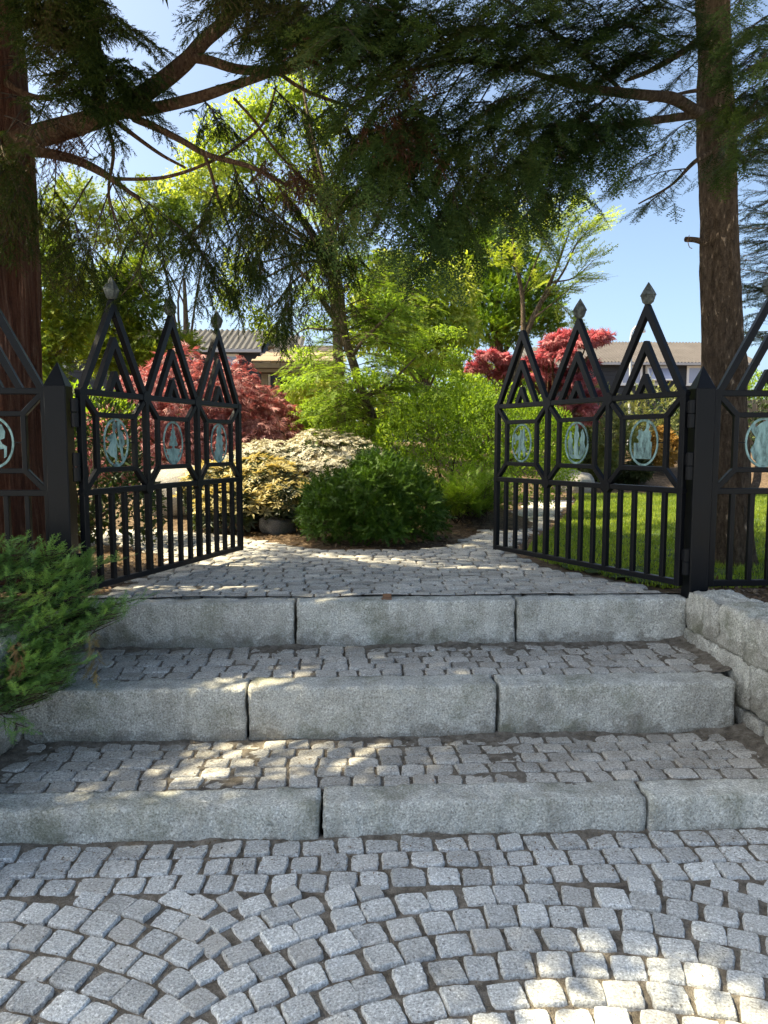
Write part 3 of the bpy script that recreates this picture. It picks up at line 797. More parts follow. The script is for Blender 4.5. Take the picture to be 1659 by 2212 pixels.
def gate_post(label, x0, x1, yf, zb):
    w = x1 - x0; xm = (x0 + x1) / 2; ym = yf + w / 2
    t = thing('gate_post', label, 'post', (xm, ym, zb), group='square black gate posts')
    b = 0.006; zt = 1.93; za = 2.070
    h = w / 2
    oct_ = lambda z, h, e: [(xm - h + e, ym - h, z), (xm + h - e, ym - h, z), (xm + h, ym - h + e, z), (xm + h, ym + h - e, z), (xm + h - e, ym + h, z), (xm - h + e, ym + h, z), (xm - h, ym + h - e, z), (xm - h, ym - h + e, z)]
    V = oct_(zb, h, b) + oct_(zt, h, b); F = [(i, (i + 1) % 8, 8 + (i + 1) % 8, 8 + i) for i in range(8)] + [tuple(range(7, -1, -1)), tuple(range(8, 16))]
    obj('shaft', mesh_from(V, F), M['gate'], t)
    V = oct_(zt + 0.0005, h + 0.0015, b) + [(xm, ym, za)]; F = [(i, (i + 1) % 8, 8) for i in range(8)] + [tuple(range(7, -1, -1))]
    obj('pyramid_cap', mesh_from(V, F), M['gate'], t)
lpx = P(106.5, 1180, 4.27).x; rpx = P(1531, 1267, 4.31).x
gate_post('square black post with pyramid cap beside the red-barked trunk', lpx, lpx + 0.122, 4.27, 0.40)
gate_post('square black post with pyramid cap above the right granite wall', rpx - 0.118, rpx, 4.31, 0.38)

def fence(label, x, side, figs):
    t = thing('fence_panel', label, 'fence', (x, 4.352, 0), group='fixed black fence panels beside the gate', rz=0 if side > 0 else math.pi)
    bars(t, 3, figs, [1, 1, 1], 0.0, flip=side < 0)
fence('fixed black fence panel with swan-like medallion in front of the hemlock trunk', rpx + 0.024, 1, ['swan', 'trio', 'pine'])
fence('fixed black fence panel in front of the red-barked trunk above the juniper', lpx - 0.024, -1, ['reader', 'trio', 'pine'])
# small rusty gate stop on the top step
gs = G(836, 1292, Z3)
t = thing('gate_stop', 'small rusty metal gate stop on the edge of the top step', 'gate stop', (gs.x, gs.y, Z3 - 0.002))
M['rust'] = mat_plain('rusty_steel', (0.24, 0.13, 0.075), 0.85, var=0.4, vscale=40, bump=0.4)
obj('upright_plate', MB().box(gs.x - 0.026, gs.x + 0.026, gs.y + 0.0, gs.y + 0.006, Z3 - 0.003, Z3 + 0.026).mesh(), M['rust'], t)
obj('base_plate', MB().box(gs.x - 0.034, gs.x + 0.028, gs.y - 0.030, gs.y - 0.0015, Z3 - 0.004, Z3 + 0.003).mesh(), M['rust'], t)

# ------------------------------------------------------------------ plants: shared tools
def catmull(pts, sub=6):
    """smooth polyline of 4-vectors (x, y, z, radius)"""
    p = [np.array(q, dtype=float) for q in pts]
    p = [2 * p[0] - p[1]] + p + [2 * p[-1] - p[-2]]
    out = []
    for i in range(1, len(p) - 2):
        for k in range(sub):
            t = k / sub
            out.append(0.5 * ((2 * p[i]) + (-p[i - 1] + p[i + 1]) * t + (2 * p[i - 1] - 5 * p[i] + 4 * p[i + 1] - p[i + 2]) * t * t + (-p[i - 1] + 3 * p[i] - 3 * p[i + 1] + p[i + 2]) * t ** 3))
    out.append(p[-2])
    return np.array(out)

def tube(mb, pts, seg=8, sub=6, rough=0.0, flute=0.0, seed=0.0):
    c = catmull(pts, sub) if sub > 1 else np.array(pts, dtype=float)
    n = len(c); V = []; F = []
    T = np.gradient(c[:, :3], axis=0)
    ref = Vector((0.31, 0.17, 0.93)) if abs(Vector(T[0]).normalized().z) < 0.8 else Vector((1, 0.1, 0))
    for i in range(n):
        t = Vector(T[i]).normalized(); u = (ref - t * ref.dot(t)).normalized(); v = t.cross(u); ref = u
        for k in range(seg):
            a = 2 * math.pi * k / seg
            r = max(0.0008, c[i, 3])
            if rough or flute:
                q = Vector((math.cos(a) * 2.2 + seed, math.sin(a) * 2.2, c[i, 2] * 1.6 + c[i, 0] * 1.6))
                r *= 1 + rough * mnoise.noise(q * 1.7) + rough * 0.6 * mnoise.noise(q * 5.0) + flute * (mnoise.noise(Vector((math.cos(a) * 3.2, math.sin(a) * 3.2, c[i, 2] * 0.35 + seed))) + 0.45 * mnoise.noise(Vector((math.cos(a) * 11, math.sin(a) * 11, c[i, 2] * 0.9 + seed))))
            p = Vector(c[i, :3]) + u * (math.cos(a) * r) + v * (math.sin(a) * r)
            V.append(tuple(p))
    for i in range(n - 1):
        for k in range(seg):
            k2 = (k + 1) % seg
            F.append((i * seg + k, i * seg + k2, (i + 1) * seg + k2, (i + 1) * seg + k))
    F.append(tuple(range((n - 1) * seg, n * seg))); F.append(tuple(range(seg - 1, -1, -1)))
    mb.add(V, F)

def tubes_mesh(polys, seg=5, sub=1):
    mb = MB()
    for p in polys: tube(mb, p, seg, sub)
    return smooth(mb.mesh())

def tri_needles(base, tip, side):
    """arrays (n,3): one thin triangle per needle"""
    return np.stack([base - side, base + side, tip], 1).reshape(-1, 3)

def T_flat(seed, ntw=10, nl=0.09, nw=0.0195, ang=52, droop=0.10, twl=0.46, step=0.068, mn=3):
    """flat spray along +x, z is its upper side (hemlock, juniper, cypress)"""
    r = np.random.default_rng(seed); B = []; Tp = []; S = []
    def twig(o, d, ln):
        n = max(mn, int(ln / step)); zz = np.array([0, 0, 1.0]); s = np.cross(zz, d)
        for i in range(n):
            f = i / n
            q = o + d * ln * f - zz * droop * (ln * f) ** 1.6
            for sg in (1, -1):
                nd = d * 0.55 + s * sg * 0.85 + zz * r.uniform(-0.25, 0.3); nd /= np.linalg.norm(nd)
                L = nl * (1.0 - 0.4 * f) * r.uniform(0.8, 1.2)
                B.append(q); Tp.append(q + nd * L); S.append(np.cross(nd, zz) * nw)
        B.append(q); Tp.append(q + d * nl); S.append(s * nw)
        B.append(o); Tp.append(o + d * ln - zz * droop * ln ** 1.6); S.append(s * nw * 0.45)
    twig(np.zeros(3), np.array([1.0, 0, 0]), 1.0)
    for i in range(ntw):
        f = 0.06 + 0.82 * i / ntw
        sg = 1 if i % 2 else -1
        a = math.radians(ang + r.uniform(-10, 10))
        twig(np.array([f, 0, -droop * f ** 1.6]), np.array([math.cos(a), sg * math.sin(a), r.uniform(-0.15, 0.1)]), twl * (1 - 0.68 * f) * r.uniform(0.8, 1.15))
    V = tri_needles(np.array(B), np.array(Tp), np.array(S))
    return V, np.arange(len(V), dtype=np.int32).reshape(-1, 3)

def T_rope(seed, nb=8, nl=0.105, nw=0.013, step=0.052):
    """cord-like cedar branchlets along +x that curve down (-z)"""
    r = np.random.default_rng(seed); B = []; Tp = []; S = []
    def rope(o, d, ln, curl):
        n = int(ln / step)
        for i in range(n):
            f = i / n
            t = d + np.array([0, 0, -curl * f]); t /= np.linalg.norm(t)
            q = o + d * ln * f + np.array([0, 0, -curl * ln * f * f * 0.5])
            for k in range(3):
                a = r.uniform(0, 6.283)
                e1 = np.cross(t, [0.2, 0.3, 1.0]); e1 /= np.linalg.norm(e1); e2 = np.cross(t, e1)
                o2 = e1 * math.cos(a) + e2 * math.sin(a)
                nd = t * 0.85 + o2 * 0.55; nd /= np.linalg.norm(nd)
                B.append(q); Tp.append(q + nd * nl * r.uniform(0.75, 1.2)); S.append(np.cross(nd, o2) * nw)
    rope(np.zeros(3), np.array([1.0, 0, 0]), 0.95, 0.5)
    for i in range(nb):
        f = 0.05 + 0.75 * i / nb; a = math.radians(r.uniform(22, 55)) * (1 if i % 2 else -1)
        rope(np.array([f * 0.95, 0, -0.25 * f * f]), np.array([math.cos(a), math.sin(a), r.uniform(-0.35, 0.15)]), r.uniform(0.35, 0.62) * (1 - 0.4 * f), 0.6)
    V = tri_needles(np.array(B), np.array(Tp), np.array(S))
    return V, np.arange(len(V), dtype=np.int32).reshape(-1, 3)

def T_leaf(l=1.0, w=0.42, fold=0.12):
    V = np.array([(0, 0, 0), (l * 0.45, w / 2, fold), (l, 0, -0.06), (l * 0.45, -w / 2, fold)], dtype=float)
    return V, np.array([(0, 1, 2), (0, 2, 3)], dtype=np.int32)

def T_maple(seed, lobes=7):
    """finely cut maple leaf: narrow lobes that hang"""
    r = np.random.default_rng(seed); V = []; F = []
    for i in range(lobes):
        a = math.radians(-78 + 156 * i / (lobes - 1)) + r.uniform(-0.1, 0.1)
        L = (1.0 - 0.35 * abs(i - (lobes - 1) / 2) / ((lobes - 1) / 2)) * r.uniform(0.85, 1.1)
        d = np.array([math.cos(a), math.sin(a), -0.30 * r.uniform(0.4, 1.4)]); s = np.array([-math.sin(a), math.cos(a), 0]) * 0.075
        n = len(V); V += [d * 0.04, d * L * 0.45 + s, d * L + np.array([0, 0, -0.16]), d * L * 0.45 - s]; F += [(n, n + 1, n + 2), (n, n + 2, n + 3)]
    return np.array(V), np.array(F, dtype=np.int32)

def T_rosette(seed, n=9, w=0.24, up=0.55):
    r = np.random.default_rng(seed); V = []; F = []
    for i in range(n):
        a = 2 * math.pi * i / n + r.uniform(-0.25, 0.25); e = up * r.uniform(0.4, 1.5)
        d = np.array([math.cos(a), math.sin(a), e]); d /= np.linalg.norm(d); s = np.array([-math.sin(a), math.cos(a), 0]) * w / 2; L = r.uniform(0.75, 1.1)
        q = len(V); V += [d * 0.05, d * L * 0.5 + s + [0, 0, 0.03], d * L + [0, 0, -0.14], d * L * 0.5 - s + [0, 0, 0.03]]; F += [(q, q + 1, q + 2), (q, q + 2, q + 3)]
    # columns so that +x of other templates is the outward normal here
    V = np.array(V)[:, [2, 0, 1]]
    return V, np.array(F, dtype=np.int32)

def frames(d, n):
    d = d / (np.linalg.norm(d, axis=1, keepdims=True) + 1e-9)
    n = n - d * np.sum(n * d, 1, keepdims=True)
    n = n / (np.linalg.norm(n, axis=1, keepdims=True) + 1e-9)
    return np.stack([d, np.cross(n, d), n], 2)

def scatter(temps, pos, d, nrm, scale, rng=RNG):
    """many copies of leaf shapes as one mesh: (V, F)"""
    pos = np.asarray(pos, float); d = np.asarray(d, float); nrm = np.asarray(nrm, float); scale = np.asarray(scale, float)
    Fr = frames(d, nrm) * scale[:, None, None]
    pick = rng.integers(0, len(temps), len(pos)); Vs = []; Fs = []; off = 0
    for t, (TV, TF) in enumerate(temps):
        ix = np.where(pick == t)[0]
        if len(ix) == 0: continue
        W = np.einsum('nij,vj->nvi', Fr[ix], TV) + pos[ix][:, None, :]
        k = len(TV)
        Fs.append((TF[None] + (np.arange(len(ix)) * k)[:, None, None] + off).reshape(-1, 3)); Vs.append(W.reshape(-1, 3)); off += len(ix) * k
    return np.concatenate(Vs), np.concatenate(Fs).astype(np.int32)

def sphere_dirs(n, rng, lo=-0.35):
    z = rng.uniform(lo, 1.0, n); a = rng.uniform(0, 2 * np.pi, n); r = np.sqrt(1 - z * z)
    return np.stack([r * np.cos(a), r * np.sin(a), z], 1)

def lump_points(lumps, n, rng, depth=0.35, lo=-0.35, rough=0.16, floor=None):
    """points in the outer shell of a group of ellipsoid lumps (cx, cy, cz, rx, ry, rz): positions and outward directions"""
    L = np.array(lumps, float); w = (L[:, 3] * L[:, 4] + L[:, 3] * L[:, 5] + L[:, 4] * L[:, 5]); w /= w.sum()
    k = rng.choice(len(L), n, p=w); d = sphere_dirs(n, rng, lo)
    wob = np.array([mnoise.noise(Vector((a[0] * 2.3 + i * 3.1, a[1] * 2.3, a[2] * 2.3))) + 0.5 * mnoise.noise(Vector((a[0] * 6 + i, a[1] * 6, a[2] * 6))) for a, i in zip(d, k)])
    f = (1 - depth * rng.random(n) ** 1.8) * (1 + rough * wob)
    p = L[k, :3] + d * L[k, 3:] * f[:, None]
    keep = np.ones(n, bool)
    for i in range(len(L)):                                    # drop what lies deep inside another lump
        q = (p - L[i, :3]) / L[i, 3:]
        keep &= ~((np.linalg.norm(q, axis=1) < 0.62) & (k != i))
    if floor is not None: keep &= p[:, 2] > floor
    nd = d / L[k, 3:]; nd /= np.linalg.norm(nd, axis=1, keepdims=True)
    return p[keep], nd[keep]

def rvec(n, s, rng=RNG): return rng.normal(0, s, (n, 3))

def leaf_crown(name, parent, m, lumps, n, temps, size, out=0.5, up=0.3, jit=0.6, depth=0.4, lo=-0.4, hang=0.0, rough=0.18, floor=None, seed=1, flat=0.0):
    rng = np.random.default_rng(seed)
    p, nd = lump_points(lumps, n, rng, depth, lo, rough, floor)
    k = len(p)
    d = nd * out + np.array([0, 0, up - hang]) + rng.normal(0, jit, (k, 3))
    nrm = nd + np.array([0, 0, 0.6 + flat]) + rng.normal(0, 0.35, (k, 3))
    V, F = scatter(temps, p, d, nrm, size * rng.uniform(0.7, 1.3, k), rng)
    return obj(name, mesh_from(V, F), m, parent)

def stems(parent, root, lumps, m, r0=0.03, seed=1, name='stem', k=None):
    """branches from the root to the lumps: one object"""
    rr = random.Random(seed); mb = MB()
    root = Vector(root)
    for (cx, cy, cz, rx, ry, rz) in lumps[:k]:
        e = Vector((cx, cy, cz + rz * 0.3)); m1 = root.lerp(e, 0.4) + Vector((rr.uniform(-.08, .08), rr.uniform(-.08, .08), 0.05)) * (e - root).length
        tube(mb, [(*(root + Vector((rr.uniform(-.03, .03), rr.uniform(-.03, .03), 0))), r0), (*m1, r0 * 0.7), (*root.lerp(e, 0.75), r0 * 0.45), (*e, r0 * 0.15)], 6, 4, 0.15)
    return obj(name, smooth(mb.mesh()), m, parent)

TEMP_HEM = [T_flat(s, 10) for s in (1, 2, 3)]
TEMP_JUN = [T_flat(s, 7, 0.115, 0.018, 40, -0.06, 0.46, 0.085) for s in (4, 5, 6)]
TEMP_CYP = [T_flat(s, 4, 0.22, 0.05, 40, 0.02, 0.5, 0.25, 1) for s in (7, 8, 12)]
TEMP_FEA = [T_flat(s, 8, 0.11, 0.019, 38, -0.04, 0.42, 0.10, 2) for s in (13, 14)]
TEMP_ROPE_L = [T_rope(s, 5, 0.24, 0.042, 0.19) for s in (5, 6)]
TEMP_HEM_L = [T_flat(s, 7, 0.13, 0.026, 52, 0.1, 0.46, 0.11, 2) for s in (15, 16)]
TEMP_LARCH = [T_flat(s, 6, 0.12, 0.025, 60, 0.10, 0.40, 0.10, 2) for s in (9, 10)]
TEMP_ROPE = [T_rope(s) for s in (1, 2, 3)]
TEMP_LEAF = [T_leaf()]
TEMP_MAPLE = [T_maple(s) for s in (1, 2, 3)]
TEMP_ROS = [T_rosette(s) for s in (1, 2, 3)]

GAPS = [(1.0, 2.06, 0, .32), (0.66, 1.90, 0, .22), (1.25, 2.25, 0, .15), tuple(G(640, 1610, Z1)) + (.2,), tuple(G(880, 1640, Z1)) + (.12,), tuple(G(1350, 1620, Z1)) + (.1,), tuple(G(1000, 1420, Z2)) + (.14,), tuple(G(400, 1250, Z3)) + (0.28,), tuple(G(1000, 1180, Z3)) + (0.30,), tuple(G(650, 1175, Z3)) + (.2,), tuple(G(760, 1790, 0.1)) + (.05,), (-0.98, 1.95, 0, .22), tuple(G(600, 1625, Z1)) + (.16,), tuple(G(930, 1600, Z1)) + (.20,), tuple(G(440, 1690, Z1)) + (.10,), tuple(G(740, 1440, Z2)) + (.14,), tuple(G(1250, 1430, Z2)) + (.13,), tuple(G(800, 1270, Z3)) + (0.36,), tuple(G(1180, 1245, Z3)) + (0.32,), tuple(G(560, 1480, Z2)) + (.12,), tuple(G(500, 1200, Z3)) + (.2,), tuple(G(900, 1215, Z3)) + (.16,)]  # spots where cut foliage lets sun flecks fall
_rg = random.Random(91)
for _k in range(16):
    _z = _rg.choice((Z1, Z2, Z3, Z3)); _y = {Z1: (3.1, 3.5), Z2: (3.8, 4.25), Z3: (4.5, 6.2)}[_z]
    GAPS.append((_rg.uniform(-1.2, 1.7), _rg.uniform(*_y), _z, _rg.uniform(.02, .12)))
class Boughs:
    """conifer boughs: limb lines that carry side twigs, which carry sprays"""
    def __init__(s, seed): s.r = random.Random(seed); s.pos = []; s.d = []; s.n = []; s.sc = []; s.tw = []
    def spray(s, p, d, n, sc): s.pos.append(tuple(p)); s.d.append(tuple(d)); s.n.append(tuple(n)); s.sc.append(sc)
    def bough(s, a, b, sub_len=0.35, nsub=16, sag=0.1, r0=0.006, spacing=0.085, scale=0.26, droop=0.35, hang=0.2, bare=0.1, fill=1.0, lift=0.0, chaos=0.0):
        r = s.r; a = Vector(a); b = Vector(b); L = (b - a).length
        wob = Vector((r.uniform(-1, 1), r.uniform(-1, 1), r.uniform(-0.5, 0.5))) * L * 0.05
        def q(t): return a.lerp(b, t) + Vector((0, 0, lift * math.sin(math.pi * t) * L - sag * L * t * t * 0.5 + sag * L * 0.5 * t)) + wob * math.sin(math.pi * t)
        s.tw.append([(*q(i / 4), r0 * (1 - 0.75 * i / 4)) for i in range(5)])
        Z = Vector((0, 0, 1))
        for i in range(nsub):
            t = bare + (1 - bare) * (i + r.random() * 0.7) / nsub
            o = q(min(1, t)); tg = (q(min(1, t + 0.03)) - q(max(0, t - 0.03))).normalized()
            sd = tg.cross(Z)
            if sd.length < 0.2: sd = Vector((r.uniform(-1, 1), r.uniform(-1, 1), 0))
            sd.normalize(); sg = 1 if i % 2 else -1
            d = (tg * r.uniform(0.35, 0.8) + sd * sg * r.uniform(0.5, 1.0) + Z * r.uniform(-droop, droop * 0.2)).normalized()
            ln = sub_len * (1 - 0.55 * t) * r.uniform(0.6, 1.25)
            def e(f): return o + d * ln * f - Z * (droop * ln * f * f * 0.7)
            s.tw.append([(*e(f), 0.0035 * (1 - 0.7 * f)) for f in (0, 1.0)])
            n = max(1, int(ln / spacing * fill))
            for k in range(n + 1):
                f = (k + r.random() * 0.6) / (n + 0.6)
                p = e(min(1, f)); dd = (d * 0.7 + sd * r.uniform(-0.8, 0.8) + tg * 0.5 - Z * hang * r.uniform(0.3, 1.6)).normalized()
                if chaos: dd = (dd + Vector((r.uniform(-1, 1), r.uniform(-1, 1), r.uniform(-0.6, 1))) * chaos).normalized()
                up = Z + Vector((r.uniform(-.5, .5), r.uniform(-.5, .5), 0))
                s.spray(p, dd, up, scale * r.uniform(0.65, 1.25))
        tg = (q(1) - q(0.9)).normalized()
        s.spray(q(1), (tg - Z * hang).normalized(), Z, scale * 1.2)
    def open_gaps(s, spots):  # removes sprays along sun rays so flecks land on chosen spots
        S = np.array(sun_dir); P0 = np.array(s.pos); keep = np.ones(len(P0), bool)
        for (x, y, z, r) in spots:
            v = P0 - np.array((x, y, z)); t = v @ S
            keep &= ~((t > 0.5) & (np.linalg.norm(v - t[:, None] * S, axis=1) < r + 0.14))
        for n in ('pos', 'd', 'n', 'sc'): setattr(s, n, [a for a, k in zip(getattr(s, n), keep) if k])
    def above_view(s, v0=-190):
        """keeps only the sprays that fall above the camera view"""
        keep = [p[1] < 0.6 or proj(p)[1] < v0 for p in s.pos]
        for n in ('pos', 'd', 'n', 'sc'): setattr(s, n, [a for a, k in zip(getattr(s, n), keep) if k])
    def foliage(s, temps, seed=3):
        return mesh_from(*scatter(temps, s.pos, s.d, s.n, s.sc, np.random.default_rng(seed)))
    def twigs(s, seg=3):
        return tubes_mesh(s.tw, seg, 1)

def pp(px, py, Y, r=None):
    v = P(px, py, Y)
    return (v.x, v.y, v.z) if r is None else (v.x, v.y, v.z, r)

# ------------------------------------------------------------------ the big cedar on the left
lt = P(85, 900, 5.3)
ctx = lt.x - 0.40; cty = 5.35
cedar = thing('cedar_tree', 'big red-barked cedar at the left with gnarled limbs over the gate', 'tree', (ctx, cty, Z3 - 0.03))
mb = MB()
tube(mb, [(ctx, cty, 0.45, 0.56), (ctx, cty, 0.75, 0.47), (ctx, cty, 1.3, 0.405), (ctx, cty, 2.4, 0.39), (ctx - 0.02, cty, 3.6, 0.38), (ctx - 0.05, cty, 5.5, 0.32), (ctx, cty, 8.0, 0.22), (ctx, cty, 11.0, 0.10), (ctx, cty, 12.5, 0.03)], 110, 18, 0.04, 0.12, 3.0)
obj('trunk', smooth(mb.mesh()), M['bark_red'], cedar)
LIMBS = [
 [(20, 310, 5.25, .085), (110, 285, 5.05, .085), (190, 262, 4.95, .075), (255, 235, 4.9, .068), (330, 190, 4.85, .062), (400, 135, 4.8, .055), (440, 90, 4.75, .05), (490, 40, 4.7, .046), (535, -60, 4.6, .04), (580, -200, 4.5, .03)],
 [(205, 262, 4.95, .06), (215, 230, 4.93, .052), (212, 150, 4.9, .047), (200, 60, 4.85, .043), (190, -50, 4.8, .04), (180, -220, 4.7, .035)],
 [(235, 245, 4.92, .05), (300, 237, 4.8, .046), (340, 232, 4.75, .042), (430, 210, 4.65, .037), (520, 180, 4.55, .028), (575, 162, 4.5, .022), (650, 130, 4.4, .014)],
 [(400, 122, 4.8, .035), (450, 130, 4.7, .033), (520, 150, 4.6, .031), (620, 150, 4.5, .030), (690, 112, 4.4, .028), (712, 60, 4.35, .026), (745, -10, 4.3, .022), (800, -120, 4.2, .016)],
 [(60, 325, 5.2, .04), (110, 332, 5.05, .036), (165, 346, 4.95, .034), (215, 370, 4.85, .030), (245, 390, 4.8, .022), (300, 430, 4.7, .012)],
 [(290, 255, 4.9, .03), (340, 277, 4.8, .026), (395, 305, 4.7, .023), (450, 335, 4.6, .020), (540, 360, 4.5, .016), (620, 400, 4.4, .010)],
 [(240, 386, 4.8, .014), (300, 387, 4.75, .0125), (360, 382, 4.7, .012), (430, 360, 4.65, .011), (500, 325, 4.6, .010), (570, 265, 4.55, .009), (597, 185, 4.5, .007)],
 [(255, 265, 4.9, .018), (300, 300, 4.85, .015), (350, 335, 4.8, .012), (400, 362, 4.75, .009)],
 [(505, 212, 4.6, .010), (550, 262, 4.6, .009), (600, 330, 4.55, .008), (690, 425, 4.5, .005)],
 [(438, 325, 4.62, .012), (455, 370, 4.6, .011), (472, 430, 4.55, .010), (500, 505, 4.5, .006)],
 [(605, 160, 4.5, .014), (650, 190, 4.45, .012), (710, 215, 4.4, .011), (800, 240, 4.3, .008)],
 [(15, 180, 5.2, .03), (60, 205, 5.1, .022), (110, 215, 5.0, .016)],
 [(232, 270, 4.9, .016), (245, 330, 4.85, .013), (235, 420, 4.8, .010), (260, 500, 4.75, .006)],
]
for L in LIMBS:
    mb = MB(); tube(mb, [pp(q[0], q[1], q[2], q[3] * 0.86) for q in L], 12, 7, 0.10)
    obj('limb', smooth(mb.mesh()), M['bark_limb'], cedar)
b = Boughs(21)
def cb(x0, y0, Y0, x1, y1, Y1, sub=0.34, n=12, **kw):
    b.bough(P(x0, y0, Y0), P(x1, y1, Y1), sub, n, **{**dict(scale=0.19, droop=0.5, hang=0.45, spacing=0.085, sag=0.25, chaos=0.45), **kw})
# hanging masses seen below the limbs
for a in [
 (240, 390, 4.8, 330, 560, 4.6), (245, 390, 4.8, 200, 560, 4.8), (260, 400, 4.8, 420, 520, 4.5), (200, 380, 4.9, 130, 520, 5.0), (120, 340, 5.0, 110, 470, 4.9), (300, 430, 4.7, 360, 600, 4.5),
 (330, 480, 4.7, 300, 620, 4.6), (235, 420, 4.8, 260, 600, 4.7), (160, 480, 4.9, 190, 600, 4.8), (420, 520, 4.5, 470, 610, 4.4),
 (540, 360, 4.5, 600, 520, 4.3), (600, 400, 4.4, 690, 540, 4.2), (620, 420, 4.4, 620, 620, 4.2), (660, 480, 4.3, 700, 640, 4.1), (560, 400, 4.5, 560, 560, 4.4), (640, 560, 4.2, 610, 690, 4.2), (500, 480, 4.5, 540, 600, 4.4),
 (690, 425, 4.5, 740, 560, 4.3), (470, 400, 4.6, 430, 520, 4.5), (500, 345, 4.6, 520, 470, 4.5)]:
    cb(*a, sub=0.30, n=11)
for a in [(100, 215, 5.0, 60, 330, 4.8), (20, 160, 5.1, 90, 100, 4.7), (30, 60, 5.1, 140, 20, 4.6), (40, 210, 5.0, 160, 200, 4.6), (0, 300, 5.0, 40, 420, 4.7), (60, 100, 5.0, 200, 110, 4.6), (200, 120, 4.85, 120, 60, 4.4), (205, 60, 4.85, 250, 30, 4.5),
          (195, 20, 4.85, 110, -30, 4.5), (20, -20, 5.0, 160, -60, 4.4), (200, 180, 4.9, 260, 150, 4.5), (330, 190, 4.85, 270, 130, 4.5), (250, 235, 4.9, 190, 330, 4.6), (120, 290, 5.0, 170, 200, 4.5), (15, 380, 5.0, 30, 520, 4.8), (10, 40, 5.1, 120, 60, 4.7), (20, 120, 5.1, 140, 150, 4.7), (60, 10, 5.0, 190, 40, 4.6), (0, 200, 5.1, 110, 260, 4.8), (80, 150, 5.0, 190, 210, 4.7), (90, 60, 4.9, 190, 90, 4.5), (10, 250, 5.0, 100, 310, 4.7), (205, 110, 4.9, 140, 170, 4.5), (200, 40, 4.85, 140, -10, 4.5), (40, -60, 5.0, 200, -20, 4.5), (10, -20, 5.0, 90, 30, 4.5), (215, 160, 4.9, 265, 190, 4.6),
          (560, -40, 4.6, 620, 50, 4.2), (640, -50, 4.5, 560, 40, 4.2), (700, -40, 4.4, 640, 50, 4.0), (780, -40, 4.3, 710, 50, 3.9), (840, -40, 4.2, 760, 70, 3.8), (560, -60, 4.6, 470, -10, 4.3), (720, 20, 4.35, 620, 90, 4.1)]:
    cb(*a, sub=0.36, n=12, fill=1.1, hang=0.3)
# thin veil along the upper limbs
for a in [(520, -10, 4.6, 600, 60, 4.2), (620, 150, 4.5, 560, 60, 4.2), (690, 110, 4.4, 620, 40, 4.0), (712, 60, 4.35, 800, 90, 4.0), (600, 30, 4.4, 680, 10, 4.0), (740, 0, 4.3, 830, 20, 3.9), (560, 20, 4.5, 500, -20, 4.1),
          (590, 190, 4.5, 640, 250, 4.3), (700, 215, 4.4, 760, 300, 4.2), (760, 230, 4.35, 830, 330, 4.1), (430, 210, 4.65, 470, 270, 4.5)]:
    cb(*a, sub=0.26, n=8, fill=0.8, hang=0.45, scale=0.20)
b.open_gaps([(x, y, z, r - 0.24) for x, y, z, r in GAPS])
obj('foliage', b.foliage(TEMP_ROPE), M['crypt'], cedar)
obj('twigs', b.twigs(), M['twig'], cedar)
b = Boughs(22)
for a in [(150, 270, 5.0, 135, 300, 4.9), (640, 330, 4.4, 720, 420, 4.2), (560, 340, 4.5, 640, 370, 4.2), (800, 60, 4.2, 880, 120, 3.9), (780, 150, 4.2, 850, 250, 3.9), (740, 20, 4.3, 700, 90, 4.0), (840, 180, 4.2, 900, 280, 4.0)]:
    cb(*a, sub=0.24, n=8, fill=0.8, scale=0.20)
obj('rusty_foliage', b.foliage(TEMP_ROPE), M['crypt_red'], cedar, label='rust-brown older sprays')
# unseen crown above the frame: boughs added and bunched to shade the paving
b = Boughs(23)
rr = random.Random(4)
mb = MB()
for i in range(205):
    z = rr.uniform(4.7, 10.5); a = rr.uniform(0, 2 * math.pi); ln = rr.uniform(2.6, 4.1) * (1.22 - 0.072 * z)
    if i >= 185: z = rr.uniform(6.2, 9.0); a = rr.uniform(R(30), R(150)); ln = rr.uniform(2.6, 3.8)
    elif i >= 80: z = rr.uniform(4.8, 8.5); a = rr.uniform(R(205), R(295)); ln = rr.uniform(2.6, 4.8)  # boughs added to shade the lower pavement
    s0 = Vector((ctx, cty, z)); e0 = s0 + Vector((math.cos(a) * ln, math.sin(a) * ln, rr.uniform(-0.5, 0.5)))
    x, y, zz = e0
    if y < 9 and zz < 4.4 + max(0, y - 4.5) * 0.56: continue
    tube(mb, [(*s0, 0.045), (*s0.lerp(e0, 0.5), 0.03), (*e0, 0.008)], 6, 3, 0.1)
    b.bough(s0.lerp(e0, 0.12), e0, 0.85, 15, scale=0.62, spacing=0.30, droop=0.35, hang=0.4, sag=0.1)
obj('upper_boughs', smooth(mb.mesh()), M['bark_limb'], cedar)
b.above_view(); b.open_gaps(GAPS)
obj('unseen_shade_foliage', b.foliage(TEMP_ROPE_L), M['crypt'], cedar)

